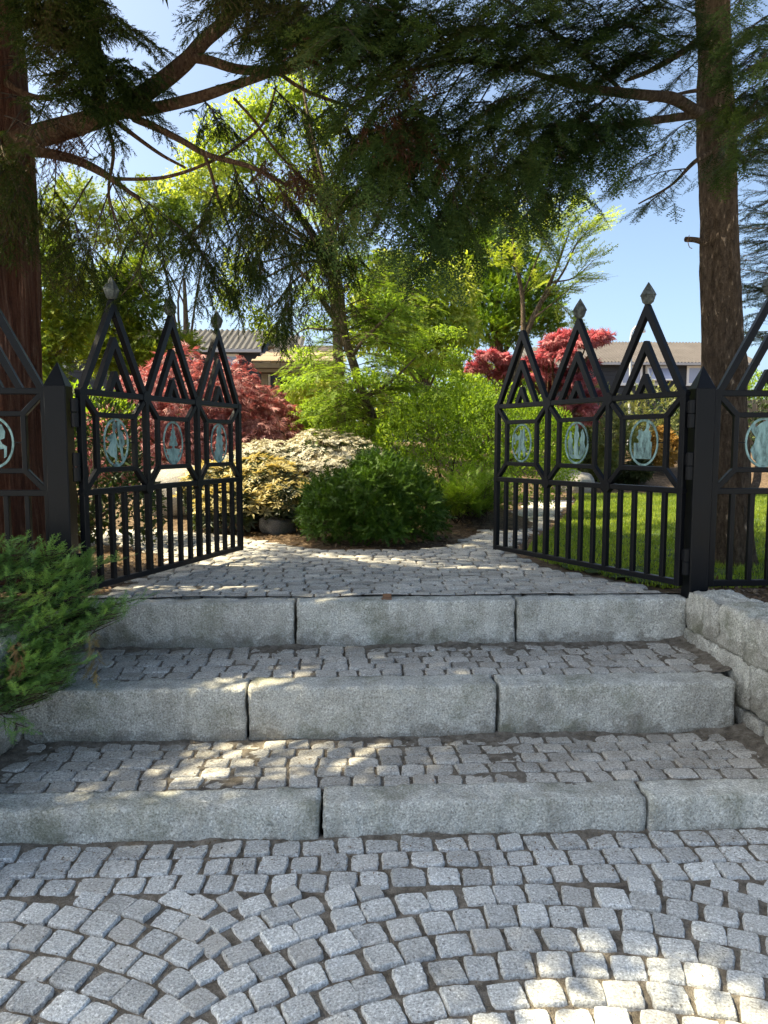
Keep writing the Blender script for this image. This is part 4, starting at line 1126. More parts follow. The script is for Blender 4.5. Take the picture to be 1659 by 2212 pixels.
# ------------------------------------------------------------------ the hemlock on the right
hem = thing('hemlock_tree', 'straight brown hemlock trunk at the right with dark drooping boughs', 'tree', tuple(G(1580, 1215, Z3 - 0.02)))
HY = 5.62
mb = MB()
tube(mb, [pp(1583, 1260, HY, .215), pp(1580, 1215, HY, .185), pp(1577, 1160, HY, .168), pp(1572, 1000, HY, .155), pp(1566, 860, HY, .15), pp(1566, 790, HY, .158), pp(1562, 740, HY, .148), pp(1556, 560, HY, .135), pp(1553, 420, HY, .128), pp(1548, 280, HY, .135), pp(1545, 130, HY, .12), pp(1540, -20, HY, .115), pp(1536, -250, HY, .10), pp(1530, -900, HY, .07), pp(1528, -1700, HY, .02)], 72, 16, 0.08, 0.10, 9.0)
obj('trunk', smooth(mb.mesh()), M['bark_hem'], hem)
st_ = obj('branch_stub', None or (lambda mb: (tube(mb, [pp(1545, 528, HY, .03), pp(1525, 524, HY - .05, .024), pp(1500, 518, HY - .1, .020), pp(1481, 517, HY - .12, .019)], 10, 4, 0.1), smooth(mb.mesh()))[1])(MB()), M['bark_hem'], hem)
obj('wire_loop', (lambda mb: (tube(mb, [pp(1489, 508, HY - .12, .0028), pp(1486, 520, HY - .15, .0028), pp(1489, 533, HY - .12, .0028), pp(1495, 537, HY - .1, .0028)], 6, 3), mb.mesh())[1])(MB()), M['rust'], st_)
for L in [
 [(1545, 270, 5.6, .05), (1510, 245, 5.4, .042), (1455, 213, 5.2, .038), (1400, 206, 5.05, .034), (1340, 200, 4.9, .030), (1250, 188, 4.7, .024), (1130, 150, 4.5, .014)],
 [(1545, 245, 5.6, .035), (1490, 250, 5.4, .029), (1400, 262, 5.1, .025), (1300, 276, 4.9, .021), (1200, 270, 4.75, .016), (1090, 285, 4.6, .009)],
 [(1545, 60, 5.6, .03), (1480, 108, 5.3, .024), (1410, 150, 5.1, .018), (1350, 175, 4.9, .010)],
 [(1548, 320, 5.6, .02), (1500, 350, 5.4, .015), (1450, 400, 5.2, .009), (1380, 440, 5.0, .005)],
 [(1555, 285, 5.6, .04), (1610, 262, 5.2, .03), (1700, 215, 4.7, .02), (1790, 190, 4.3, .01)],
 [(1548, 190, 5.6, .018), (1480, 200, 5.4, .012), (1400, 222, 5.2, .007)],
 [(1120, 150, 4.5, .02), (1010, 130, 4.3, .017), (900, 150, 4.2, .012), (800, 190, 4.1, .006)],
 [(1345, 199, 4.9, .014), (1295, 150, 4.8, .012), (1180, 60, 4.6, .012), (1060, -20, 4.4, .008)],
 [(1580, 1110, 5.6, .05), (1610, 1090, 5.9, .038), (1632, 1045, 6.2, .033), (1640, 1000, 6.4, .03), (1655, 900, 6.7, .02)]]:
    mb = MB(); tube(mb, [pp(*q) for q in L], 10, 6, 0.10)
    obj('limb', smooth(mb.mesh()), M['bark_hem'], hem)
b = Boughs(31)
def hb(x0, y0, Y0, x1, y1, Y1, sub=0.36, n=12, **kw):
    b.bough(P(x0, y0, Y0), P(x1, y1, Y1), sub, n, **{**dict(scale=0.215, droop=0.40, hang=0.28, spacing=0.08, sag=0.25, chaos=0.15), **kw})
HB = [
 # the low hanging curtain
 (1300, 190, 4.8, 1180, 420, 4.4), (1250, 200, 4.8, 1120, 440, 4.4), (1200, 200, 4.7, 1060, 430, 4.3), (1150, 200, 4.6, 1010, 470, 4.3), (1100, 180, 4.5, 950, 500, 4.2), (1060, 180, 4.5, 900, 520, 4.2), (1000, 150, 4.4, 840, 470, 4.1), (960, 150, 4.4, 790, 420, 4.1), (900, 150, 4.3, 740, 370, 4.0),
 (1330, 210, 4.9, 1230, 360, 4.5), (1360, 230, 5.0, 1280, 340, 4.6), (1120, 300, 4.6, 1140, 470, 4.3), (1000, 330, 4.5, 1000, 520, 4.3), (930, 350, 4.4, 930, 560, 4.1), (860, 300, 4.3, 850, 520, 4.0), (800, 250, 4.2, 770, 450, 3.9), (1180, 260, 4.7, 1210, 410, 4.4),
 (1060, 280, 4.5, 1080, 460, 4.2), (960, 260, 4.4, 980, 440, 4.2), (880, 230, 4.3, 870, 420, 4.1),
 # the roof of boughs up to the frame edge
 (1480, 110, 5.3, 1350, 60, 4.6), (1420, 140, 5.1, 1300, 110, 4.5), (1340, 120, 4.9, 1200, 40, 4.3), (1300, 130, 4.8, 1150, 110, 4.2), (1240, 90, 4.7, 1080, 30, 4.1), (1200, 150, 4.6, 1040, 100, 4.1), (1120, 100, 4.4, 960, 40, 3.9), (1080, 140, 4.4, 920, 100, 3.9), (1000, 80, 4.2, 850, 10, 3.8), (980, 140, 4.3, 830, 120, 3.8),
 (1320, 60, 4.8, 1180, -20, 4.2), (1440, 60, 5.2, 1330, -20, 4.6), (1100, 20, 4.3, 960, -40, 3.8), (1400, 20, 5.0, 1260, -60, 4.3), (900, 60, 4.1, 780, 0, 3.7), (900, 190, 4.2, 760, 220, 3.8), (1180, 200, 4.6, 1020, 240, 4.1), (1280, 220, 4.8, 1150, 260, 4.3), (1060, 220, 4.4, 900, 260, 4.0), (960, 200, 4.3, 820, 290, 3.9),
 (1250, 160, 4.7, 1100, 200, 4.2), (1340, 190, 4.9, 1240, 260, 4.5), (1150, 60, 4.4, 1010, 60, 3.9), (1250, 30, 4.6, 1100, -20, 4.1), (880, 110, 4.1, 740, 120, 3.7), (1380, 200, 5.0, 1290, 290, 4.7),
 (1500, 30, 5.3, 1400, -10, 4.8), (1490, 80, 5.3, 1380, 100, 4.8), (1450, 20, 5.1, 1320, 30, 4.5), (1380, 60, 4.9, 1250, 60, 4.3), (1280, 90, 4.7, 1130, 80, 4.1), (1220, 40, 4.5, 1080, 80, 4.0), (1160, 130, 4.5, 1010, 160, 4.0), (1340, 150, 4.9, 1200, 170, 4.4), (1430, 110, 5.1, 1310, 160, 4.7), (1060, 60, 4.3, 920, 60, 3.8), (980, 20, 4.1, 860, 60, 3.7), (900, 130, 4.1, 780, 170, 3.8), (840, 60, 4.0, 720, 60, 3.6), (1200, 0, 4.4, 1060, 0, 3.9), (1120, 230, 4.5, 980, 320, 4.2), (1020, 260, 4.4, 890, 350, 4.1), (920, 240, 4.3, 810, 360, 4.0), (1240, 240, 4.7, 1120, 340, 4.4), (1320, 240, 4.9, 1220, 320, 4.6)]
for a in HB: hb(*a)
for a in [(1400, 262, 5.1, 1340, 330, 4.9), (1300, 276, 4.9, 1320, 350, 4.7), (1450, 400, 5.2, 1400, 440, 5.1), (1480, 365, 5.3, 1340, 400, 5.0), (1420, 330, 5.2, 1350, 380, 5.0), (1480, 200, 5.4, 1420, 250, 5.2), (1520, 120, 5.4, 1450, 180, 5.2), (1510, 40, 5.5, 1460, 110, 5.2), (1500, 260, 5.4, 1440, 310, 5.2)]:
    hb(*a, sub=0.18, n=8, fill=0.7, scale=0.17)
for a in [(1610, 262, 5.2, 1580, 350, 4.9), (1640, 240, 5.0, 1610, 200, 4.4), (1640, 100, 5.0, 1600, 160, 4.3), (1660, 60, 4.8, 1560, 130, 4.2), (1700, 150, 4.6, 1610, 250, 4.2), (1700, 40, 4.7, 1610, 60, 4.1), (1580, 20, 5.3, 1520, 90, 5.0), (1700, 260, 4.7, 1560, 230, 4.4), (1680, 330, 4.7, 1600, 330, 4.3)]:
    hb(*a, sub=0.30, n=10, scale=0.20)
obj('foliage', b.foliage(TEMP_HEM), M['hem'], hem)
obj('twigs', b.twigs(), M['twig'], hem)
b = Boughs(34)
for a in [(1720, 20, 4.6, 1620, 60, 4.2), (1730, 90, 4.5, 1610, 150, 4.2), (1730, 150, 4.5, 1570, 230, 4.3), (1740, 220, 4.5, 1600, 300, 4.3), (1740, 40, 4.4, 1640, 130, 4.0), (1680, -60, 4.5, 1590, 10, 4.1)]:
    hb(*a, sub=0.22, n=11, scale=0.17, hang=0.5)
obj('near_foliage', b.foliage(TEMP_HEM), M['hem_near'], hem, label='green sprays coloured brighter as if lit, in front of the trunk')
obj('near_twigs', b.twigs(), M['twig'], hem)
b = Boughs(33); rr = random.Random(8); mb = MB()
hx, hy = hem.location.x, hem.location.y
for i in range(54):
    z = rr.uniform(4.9, 10.5); a = rr.uniform(0, 2 * math.pi); ln = rr.uniform(2.2, 3.7) * (1.22 - 0.085 * z)
    s0 = Vector((hx - 0.03 * z, hy, z)); e0 = s0 + Vector((math.cos(a) * ln, math.sin(a) * ln, rr.uniform(-0.6, 0.3)))
    if e0.y < 9 and e0.z < 4.5 + max(0, e0.y - 4.5) * 0.56: continue
    tube(mb, [(*s0, 0.035), (*s0.lerp(e0, 0.5), 0.022), (*e0, 0.006)], 6, 3, 0.1)
    b.bough(s0.lerp(e0, 0.12), e0, 0.8, 14, scale=0.60, spacing=0.28, droop=0.35, hang=0.3, sag=0.1)
obj('upper_boughs', smooth(mb.mesh()), M['bark_hem'], hem)
b.above_view(); b.open_gaps(GAPS)  # unseen hemlock crown, thinned along the same sun rays
obj('unseen_shade_foliage', b.foliage(TEMP_HEM_L), M['hem'], hem)

# dark conifer at the right edge
YX = P(1715, 500, 8.2).x
yw = thing('dark_conifer', 'dark pointed conifer at the right edge behind the fence', 'tree', (YX, 8.2, Z3 - 0.03))
mb = MB(); tube(mb, [(YX, 8.2, 0.6, .14), (YX, 8.2, 3, .11), (YX, 8.2, 6.5, .03)], 10, 5, 0.1); obj('trunk', smooth(mb.mesh()), M['bark_hem'], yw)
b = Boughs(41); rr = random.Random(12)
for i in range(100):
    z = rr.uniform(2.7, 6.0); a = rr.uniform(0, 2 * math.pi); ln = rr.uniform(0.45, 0.78) * (1.15 - 0.06 * z)
    s0 = Vector((YX, 8.2, z)); e0 = s0 + Vector((math.cos(a) * ln, math.sin(a) * ln, rr.uniform(-0.1, 0.25)))
    b.bough(s0, e0, 0.30, 8, scale=0.21, spacing=0.10, droop=0.2, hang=0.25, sag=0.1, chaos=0.3)
obj('foliage', b.foliage(TEMP_FEA), M['yew'], yw); obj('twigs', b.twigs(), M['twig'], yw)

# ------------------------------------------------------------------ spreading juniper over the left wall
jun = thing('juniper_shrub', 'spreading green juniper spilling over the left wall onto the steps', 'shrub', (-2.2, 3.6, 0.66))
b = Boughs(51)
def jb(x0, y0, Y0, x1, y1, Y1, sub=0.15, n=13, **kw):
    b.bough(P(x0, y0, Y0), P(x1, y1, Y1), sub, n, **{**dict(scale=0.082, droop=0.12, hang=-0.12, spacing=0.042, sag=0.15, lift=0.0, r0=0.003, chaos=0.65), **kw})
rr = random.Random(56)
def jz(u, v):                                  # depth of the sprawl: nearer towards the lower left
    return 4.02 - 0.9 * max(0, (v - 1200)) / 380 + 0.10 * u / 300
for i in range(118):
    v = rr.uniform(1190, 1505)
    reach = float(np.interp(v, [1180, 1215, 1260, 1300, 1340, 1400, 1450, 1500, 1540], [110, 215, 215, 285, 265, 195, 180, 120, 60]))
    u = reach * (rr.random() ** 0.55) - 25
    u0 = u - rr.uniform(40, 90); Y_ = jz(u, v) + rr.uniform(-.12, .12)
    jb(u0, v + rr.uniform(15, 60), Y_ + 0.10, u, v + rr.uniform(-25, 12), Y_ - 0.03, n=8)
for i in range(50):
    v = rr.uniform(1190, 1520); u = rr.uniform(-70, 50); Y_ = jz(u, v) + rr.uniform(-.1, .1)
    jb(u - 70, v + rr.uniform(0, 50), Y_ + 0.1, u, v + rr.uniform(-25, 12), Y_ - 0.03, n=8)
jb(150, 1330, 3.82, 308, 1292, 3.85, sub=0.08, n=12); jb(150, 1240, 3.98, 262, 1208, 4.0, sub=0.08, n=12); jb(-20, 1530, 3.2, 40, 1570, 3.15, sub=0.10, n=8)
obj('foliage', b.foliage(TEMP_JUN), M['junip'], jun); obj('twigs', b.twigs(), M['twig'], jun)
b = Boughs(52); jb(30, 1375, 3.35, 42, 1440, 3.3, sub=0.05, n=8, scale=0.055, hang=0.4, lift=0.0, chaos=0.3)
obj('dead_spray', b.foliage(TEMP_JUN), M['junip_dead'], jun, label='rust-brown dead spray')
b = Boughs(53); jb(190, 1350, 3.62, 207, 1450, 3.58, sub=0.05, n=10, scale=0.07, hang=0.8, lift=0.0)
obj('dry_spray', b.foliage(TEMP_JUN), M['junip_tan'], jun, label='tan dried spray hanging down')

# ------------------------------------------------------------------ shrubs and small trees of the garden
def shrub(name, label, cat, loc, group=None):
    return thing(name, label, cat, loc, group)

# dark green mound in the fork of the path
t = shrub('mound_conifer', 'dense dark green cushion-shaped conifer where the path forks', 'shrub', (0.23, 7.15, Z3))
rr = random.Random(66)
ml = [(0.20, 7.25, .98, .48, .46, .46), (-0.15, 7.28, .92, .34, .38, .42), (0.52, 7.28, .93, .38, .38, .42)]
for k in range(34):
    a_ = rr.uniform(0, 6.283); e_ = math.asin(rr.uniform(-0.25, 1.0))
    q_ = rr.uniform(.12, .22)
    ml.append((0.19 + 0.56 * math.cos(a_) * math.cos(e_), 7.22 + 0.50 * math.sin(a_) * math.cos(e_), 0.92 + 0.47 * math.sin(e_), q_, q_, q_ * rr.uniform(.6, .9)))
leaf_crown('foliage', t, M['mound'], ml, 12500, TEMP_CYP, 0.092, out=0.7, up=0.15, jit=0.6, depth=0.25, lo=-0.6, rough=0.28, floor=Z3, seed=61)
stems(t, (0.2, 7.3, Z3 - .02), [(x * .8 + .04, y + .1, z - .3, a, b_, c_) for x, y, z, a, b_, c_ in ml[:3]], M['twig'], 0.018, 3)

# feathery conifer right of it
t = shrub('feathery_juniper', 'feathery green conifer between the dark cushion and the right gate', 'shrub', (1.38, 8.3, Z3))
b = Boughs(71); rr = random.Random(71)
for i in range(46):
    a = rr.uniform(0, 6.283); e = rr.uniform(0.1, 1.0); ln = rr.uniform(0.35, 0.65)
    s0 = Vector((1.35 + rr.uniform(-.2, .2), 8.3 + rr.uniform(-.2, .2), Z3 + 0.05))
    b.bough(s0, s0 + Vector((math.cos(a) * math.cos(e) * ln * .9, math.sin(a) * math.cos(e) * ln * .9, math.sin(e) * ln + .12)), 0.24, 11, scale=0.17, droop=0.0, hang=0.0, spacing=0.07, lift=0.1, sag=0.1)
obj('foliage', b.foliage(TEMP_FEA), M['pine'], t); obj('twigs', b.twigs(), M['twig'], t)

# clipped light green shrub
t = shrub('box_shrub', 'broad light green small-leaved shrub behind the dark cushion', 'shrub', (1.35, 9.6, 0.9))
bl = [(1.0, 9.6, 1.45, .85, .7, .75), (1.85, 9.5, 1.65, .85, .7, .72), (0.55, 9.7, 1.25, .6, .6, .65), (1.4, 9.7, 1.75, .8, .6, .62), (2.4, 9.6, 1.5, .55, .6, .7), (1.3, 9.2, 1.1, .8, .45, .55), (2.0, 9.2, 1.15, .7, .4, .55)]
leaf_crown('foliage', t, M['box'], bl, 42000, TEMP_LEAF, 0.042, out=0.5, up=0.5, jit=0.6, depth=0.3, lo=-0.6, rough=0.2, floor=0.72, seed=72)
stems(t, (1.35, 9.6, 0.7), bl, M['twig'], 0.03, 4)

# pale shrub with silvery new leaves, and yellow-green one in front
t = shrub('silvery_shrub', 'low wide shrub with silvery white new leaves left of the leaning tree', 'shrub', (-0.75, 9.2, 0.9))
sl = [(-0.35, 9.25, 1.28, .65, .55, .45), (-1.05, 9.15, 1.15, .62, .55, .45), (-1.5, 9.0, .98, .45, .5, .38), (0.05, 9.3, 1.22, .45, .5, .42), (-0.7, 8.75, .98, .6, .4, .42), (-0.2, 8.8, 1.05, .5, .4, .40)]
leaf_crown('foliage', t, M['rhodo'], sl, 1100, TEMP_ROS, 0.085, out=1.0, up=0.3, jit=0.3, depth=0.4, lo=-0.4, rough=0.15, floor=0.7, seed=74)
leaf_crown('new_leaves', t, M['white'], [(x, y, z + .03, rx, ry, rz) for x, y, z, rx, ry, rz in sl], 2800, TEMP_ROS, 0.060, out=0.8, up=0.7, jit=0.25, depth=0.08, lo=-0.05, rough=0.15, seed=75)
stems(t, (-0.7, 9.1, 0.75), sl, M['twig'], 0.02, 5)
t = shrub('yellow_shrub', 'low shrub with long yellow new leaves beside the free end of the left gate', 'shrub', (-1.15, 8.2, 0.72))
yl = [(-1.0, 8.3, 1.02, .50, .42, .40), (-1.5, 8.35, 1.00, .42, .40, .36), (-0.75, 8.05, .90, .38, .34, .30), (-1.25, 7.95, .86, .42, .34, .28)]
leaf_crown('foliage', t, M['rhodo'], yl, 620, TEMP_ROS, 0.11, out=1.0, up=0.3, jit=0.3, depth=0.45, lo=-0.5, floor=0.7, seed=76)
leaf_crown('new_leaves', t, M['yellow'], [(x, y, z + .03, rx, ry, rz) for x, y, z, rx, ry, rz in yl], 520, TEMP_ROS, 0.105, out=0.7, up=0.8, jit=0.25, depth=0.08, lo=0.0, seed=77)
stems(t, (-1.15, 8.2, 0.68), yl, M['twig'], 0.02, 6)

# evergreen shrub in the shade behind the left gate
t = shrub('evergreen_shrub', 'dark glossy evergreen shrub in the shade behind the left gate', 'shrub', (-2.45, 7.0, Z3))
hl = [(-2.45, 7.0, 1.25, .55, .55, .55), (-2.75, 7.2, 1.5, .5, .5, .5), (-2.2, 7.0, .98, .42, .45, .40), (-2.9, 6.8, 1.05, .5, .5, .5), (-2.45, 7.25, 1.72, .42, .42, .36)]
leaf_crown('foliage', t, M['hedge'], hl, 5200, TEMP_LEAF, 0.075, out=0.6, up=0.2, jit=0.5, depth=0.35, lo=-0.7, floor=0.7, seed=78)
leaf_crown('sun_coloured_leaves', t, M['box'], [(-2.55, 7.3, 1.80, .45, .42, .34)], 700, TEMP_LEAF, 0.06, out=0.6, up=0.5, jit=0.5, depth=0.15, lo=0.1, seed=79)  # paler leaf colour paints sunlight on the shrub top
stems(t, (-2.5, 7.0, 0.66), hl, M['twig'], 0.03, 7)

# red cut-leaf maple on the left
t = shrub('red_maple', 'domed red cut-leaf maple behind the left gate', 'tree', (-2.2, 10.4, 0.9), 'red maples')
rl = [(-2.15, 10.4, 2.08, 1.15, .9, .75), (-3.0, 10.5, 1.70, .75, .8, .62), (-1.45, 10.3, 1.75, .75, .75, .62), (-2.5, 10.0, 1.55, .9, .6, .60), (-1.6, 9.95, 1.45, .75, .5, .55), (-2.2, 10.0, 1.2, 1.0, .5, .45), (-3.3, 10.2, 1.35, .55, .6, .5)]
leaf_crown('foliage', t, M['maple'], rl, 9500, TEMP_MAPLE, 0.105, out=0.8, up=0.0, hang=0.45, jit=0.35, depth=0.35, lo=-0.5, rough=0.22, floor=0.85, seed=80)
mb = MB(); tube(mb, [(-2.2, 10.4, 0.7, .07), (-2.15, 10.4, 1.1, .06), (-2.25, 10.4, 1.5, .045), (-2.1, 10.4, 2.0, .02)], 8, 4, 0.2); obj('trunk', smooth(mb.mesh()), M['bark_limb'], t)
stems(t, (-2.2, 10.4, 1.1), rl, M['bark_limb'], 0.03, 8, 'branches')

# crimson maple on the right
t = shrub('crimson_maple', 'loose crimson maple behind the right gate in front of the dark house', 'tree', tuple(P(1180, 960, 14.5))[:2] + (0.9,), 'red maples')
def px_lumps(L): return [(*P(x, y, Y), rx * Y / FPX, 0.8 * rx * Y / FPX, ry * Y / FPX) for x, y, Y, rx, ry in L]
rr = random.Random(82)
cl = px_lumps([(x + rr.uniform(-14, 14), y + rr.uniform(-8, 8), 14.3 + rr.uniform(-.4, .4), rr.uniform(18, 36), rr.uniform(7, 13)) for x, y in
     [(1235, 730), (1262, 735), (1290, 733), (1210, 740), (1240, 748), (1185, 760), (1215, 765), (1160, 778), (1190, 785), (1130, 785), (1100, 790), (1075, 782), (1045, 775), (1030, 790), (1060, 805), (1105, 812), (1150, 808), (1250, 790), (1225, 810), (1265, 820), (1240, 840), (1205, 835), (1275, 850), (1250, 872), (1220, 868), (1285, 880), (1230, 900), (1260, 905)]])
leaf_crown('foliage', t, M['maple2'], cl, 4200, TEMP_MAPLE, 0.13, out=0.7, up=0.1, hang=0.2, jit=0.45, depth=0.8, lo=-0.6, rough=0.3, seed=81, flat=0.5)
stems(t, tuple(P(1180, 950, 14.4)), cl, M['bark_limb'], 0.05, 9, 'branches')

# leaning fine-leaved tree in the middle
LY = 10.2
lar = shrub('leaning_larch', 'leaning fine-leaved tree in the middle with a forked crooked trunk', 'tree', tuple(P(828, 965, LY))[:2] + (0.95,))
mb = MB()
tube(mb, [pp(840, 990, LY, 0.079), pp(818, 940, LY, 0.068), pp(800, 890, LY, 0.066), pp(780, 845, LY, 0.063), pp(765, 790, LY, 0.061), pp(748, 740, LY, 0.058), pp(740, 700, LY, 0.054), pp(737, 640, LY, 0.045), pp(724, 545, LY, 0.036), pp(716, 480, LY, 0.032), pp(700, 390, LY, 0.026), pp(668, 260, LY, 0.020), pp(650, 160, LY, 0.013)], 12, 6, 0.12)
obj('trunk', smooth(mb.mesh()), M['bark_pale'], lar)
for L in [[(742, 715, LY, .05), (725, 690, LY, .045), (700, 655, LY, .035), (660, 600, LY, .025), (610, 540, LY - .2, .012)],
          [(760, 770, LY, .03), (785, 735, LY - .3, .024), (830, 690, LY - .5, .016), (880, 640, LY - .6, .007)],
          [(738, 712, LY, .02), (700, 712, LY - .3, .015), (655, 712, LY - .4, .009), (620, 745, LY - .5, .004)],
          [(790, 860, LY, .025), (850, 820, LY - .3, .018), (900, 770, LY - .4, .008)],
          [(815, 925, LY, .02), (770, 935, LY - .4, .014), (725, 928, LY - .5, .007)],
          [(735, 640, LY, .02), (760, 600, LY - .2, .015), (780, 550, LY - .3, .008)],
          [(722, 540, LY, .02), (750, 500, LY, .016), (765, 440, LY, .008)],
          [(716, 480, LY, .02), (690, 430, LY, .015), (640, 380, LY, .007)]]:
    mb = MB(); tube(mb, [pp(*q) for q in L], 7, 5, 0.12); obj('limb', smooth(mb.mesh()), M['bark_pale'], lar)
b = Boughs(91); rr = random.Random(91)
for i in range(112):
    # layered side boughs along the stem
    py = rr.uniform(600, 950) if i < 95 else rr.uniform(420, 600)
    bx = np.interp(py, [420, 540, 700, 790, 890, 960], [705, 724, 740, 765, 800, 830])
    sd = 1 if rr.random() < 0.58 else -1
    ln = rr.uniform(60, 215) * (1.0 if py > 600 else 0.5)
    Y0 = LY + rr.uniform(-.2, .2); Y1 = LY + rr.uniform(-1.2, 0.6)
    ex = bx + sd * ln * (0.75 if sd < 0 else 1.0); ey = py + rr.uniform(-40, 30)
    if ex < 640 and ey < 780: continue
    b.bough(P(bx, py, Y0), P(ex, ey, Y1), 0.36, 10, scale=0.17, droop=0.2, hang=0.15, spacing=0.10, lift=0.08, sag=0.2, r0=0.007, fill=0.9, chaos=0.35)
ll = px_lumps([(x, y, LY + rr.uniform(-.9, .5), rr.uniform(30, 55), rr.uniform(14, 26)) for x, y in [(700, 640), (780, 620), (830, 650), (880, 680), (800, 690), (690, 700), (650, 770), (690, 800), (730, 860), (680, 890), (720, 915), (790, 820), (840, 780), (900, 740), (940, 800), (870, 840), (930, 860), (760, 930), (860, 900), (700, 590), (760, 570), (640, 830), (980, 770), (960, 720)]])
leaf_crown('fine_leaves', lar, M['larch'], ll, 9000, TEMP_LEAF, 0.055, out=0.4, up=0.1, jit=0.7, depth=0.9, lo=-0.8, rough=0.3, seed=96, flat=0.6)
obj('foliage', b.foliage(TEMP_LARCH), M['larch'], lar); obj('twigs', b.twigs(), M['twig'], lar)

# tall small-leaved tree behind the cedar limbs
EY = 12.5
elm = shrub('small_leaved_tree', 'tall airy pale-leaved tree seen through the cedar limbs', 'tree', tuple(P(735, 950, EY))[:2] + (0.9,))
mb = MB(); tube(mb, [pp(738, 985, EY, .10), pp(732, 800, EY, .09), pp(722, 640, EY, .075), pp(700, 450, EY, .06), pp(665, 280, EY, .04), pp(650, 140, EY, .02)], 9, 5, 0.1); obj('trunk', smooth(mb.mesh()), M['bark_pale'], elm)
el = px_lumps([(480, 290, 12.6, 65, 45), (560, 240, 12.4, 70, 45), (640, 200, 12.5, 60, 45), (700, 280, 12.5, 60, 60), (600, 320, 12.4, 65, 40), (520, 360, 12.6, 60, 30), (680, 380, 12.5, 60, 50), (430, 340, 12.7, 50, 35), (400, 400, 12.7, 50, 30), (740, 430, 12.5, 50, 40), (600, 420, 12.4, 55, 40),
                (500, 440, 12.6, 50, 35), (520, 580, 12.5, 45, 40), (500, 640, 12.5, 40, 40), (560, 690, 12.4, 35, 30), (590, 720, 12.3, 35, 25), (560, 520, 12.5, 40, 30)])
leaf_crown('foliage', elm, M['elm'], el, 11000, TEMP_LEAF, 0.085, out=0.3, up=-0.1, jit=0.8, depth=0.95, lo=-0.9, rough=0.3, seed=92)
stems(elm, tuple(P(715, 560, EY)), el, M['bark_pale'], 0.03, 10, 'branches')

# dogwood with cream-green hanging leaves
t = shrub('dogwood_tree', 'yellow-green dogwood with hanging cream-edged leaves right of the leaning trunk', 'tree', tuple(P(930, 960, 12.8))[:2] + (0.9,))
kl = px_lumps([(830, 640, 12.8, 75, 65), (900, 610, 12.8, 80, 60), (960, 640, 12.8, 75, 65), (880, 700, 12.6, 95, 60), (970, 710, 12.7, 70, 50), (810, 720, 12.7, 70, 55), (930, 770, 12.6, 80, 40), (840, 570, 12.9, 45, 30), (1000, 590, 12.9, 40, 40), (700, 830, 12.4, 50, 26), (650, 850, 12.4, 28, 20)])
leaf_crown('foliage', t, M['kousa'], kl, 13000, TEMP_LEAF, 0.11, out=0.4, up=0.0, hang=0.55, jit=0.5, depth=0.6, lo=-0.7, rough=0.22, seed=93)
mb = MB(); tube(mb, [pp(930, 985, 12.8, .08), pp(920, 850, 12.8, .06), pp(900, 700, 12.8, .035)], 8, 4, 0.15); obj('trunk', smooth(mb.mesh()), M['bark_pale'], t)
stems(t, tuple(P(920, 850, 12.8)), kl, M['bark_pale'], 0.025, 11, 'branches')

# bright conifer behind it
t = shrub('bright_conifer', 'bright green bushy conifer rising behind the dogwood', 'tree', tuple(P(1080, 960, 15.5))[:2] + (0.95,))
pl = px_lumps([(1060, 560, 15.5, 60, 45), (1110, 600, 15.5, 65, 50), (1150, 650, 15.4, 60, 45), (1080, 650, 15.3, 70, 55), (1030, 620, 15.5, 55, 55), (1130, 700, 15.3, 70, 40), (1050, 720, 15.2, 70, 45), (1010, 540, 15.6, 45, 40), (1170, 700, 15.4, 40, 40), (960, 520, 15.7, 50, 35), (1090, 500, 15.7, 45, 30)])
leaf_crown('foliage', t, M['pine'], pl, 6500, TEMP_CYP, 0.22, out=0.7, up=0.35, jit=0.4, depth=0.5, lo=-0.6, rough=0.3, seed=94)
mb = MB(); tube(mb, [pp(1085, 990, 15.5, .13), pp(1080, 800, 15.5, .10), pp(1070, 560, 15.5, .04)], 8, 4, 0.1); obj('trunk', smooth(mb.mesh()), M['bark_pale'], t)
stems(t, tuple(P(1080, 780, 15.5)), pl, M['bark_pale'], 0.03, 12, 'branches')

# airy tree with long sparse branches to the right
AY = 13.6
air = shrub('airy_tree', 'airy tree with long sparse leafy branches above the right gate', 'tree', tuple(P(1085, 965, AY))[:2] + (0.95,))
mb = MB(); tube(mb, [pp(1078, 985, AY, .09), pp(1092, 860, AY, .08), pp(1118, 770, AY, .07), pp(1145, 700, AY, .055), pp(1175, 640, AY, .04), pp(1205, 570, AY, .025), pp(1230, 500, AY, .012)], 9, 6, 0.1); obj('trunk', smooth(mb.mesh()), M['bark_pale'], air)
b = Boughs(95)
for L in [[(1130, 735, AY, .05), (1128, 640, AY, .04), (1110, 540, AY, .025), (1105, 470, AY, .01)], [(1165, 660, AY, .03), (1215, 590, AY - .2, .02), (1250, 520, AY - .3, .012), (1300, 470, AY - .4, .005)], [(1190, 610, AY, .02), (1240, 600, AY - .3, .012), (1285, 560, AY - .4, .004)],
          [(1128, 640, AY, .02), (1160, 560, AY, .014), (1190, 480, AY, .006)], [(1150, 690, AY, .02), (1200, 650, AY - .3, .01), (1270, 590, AY - .4, .004)]]:
    mb = MB(); tube(mb, [pp(*q) for q in L], 6, 5, 0.1); obj('limb', smooth(mb.mesh()), M['bark_pale'], air)
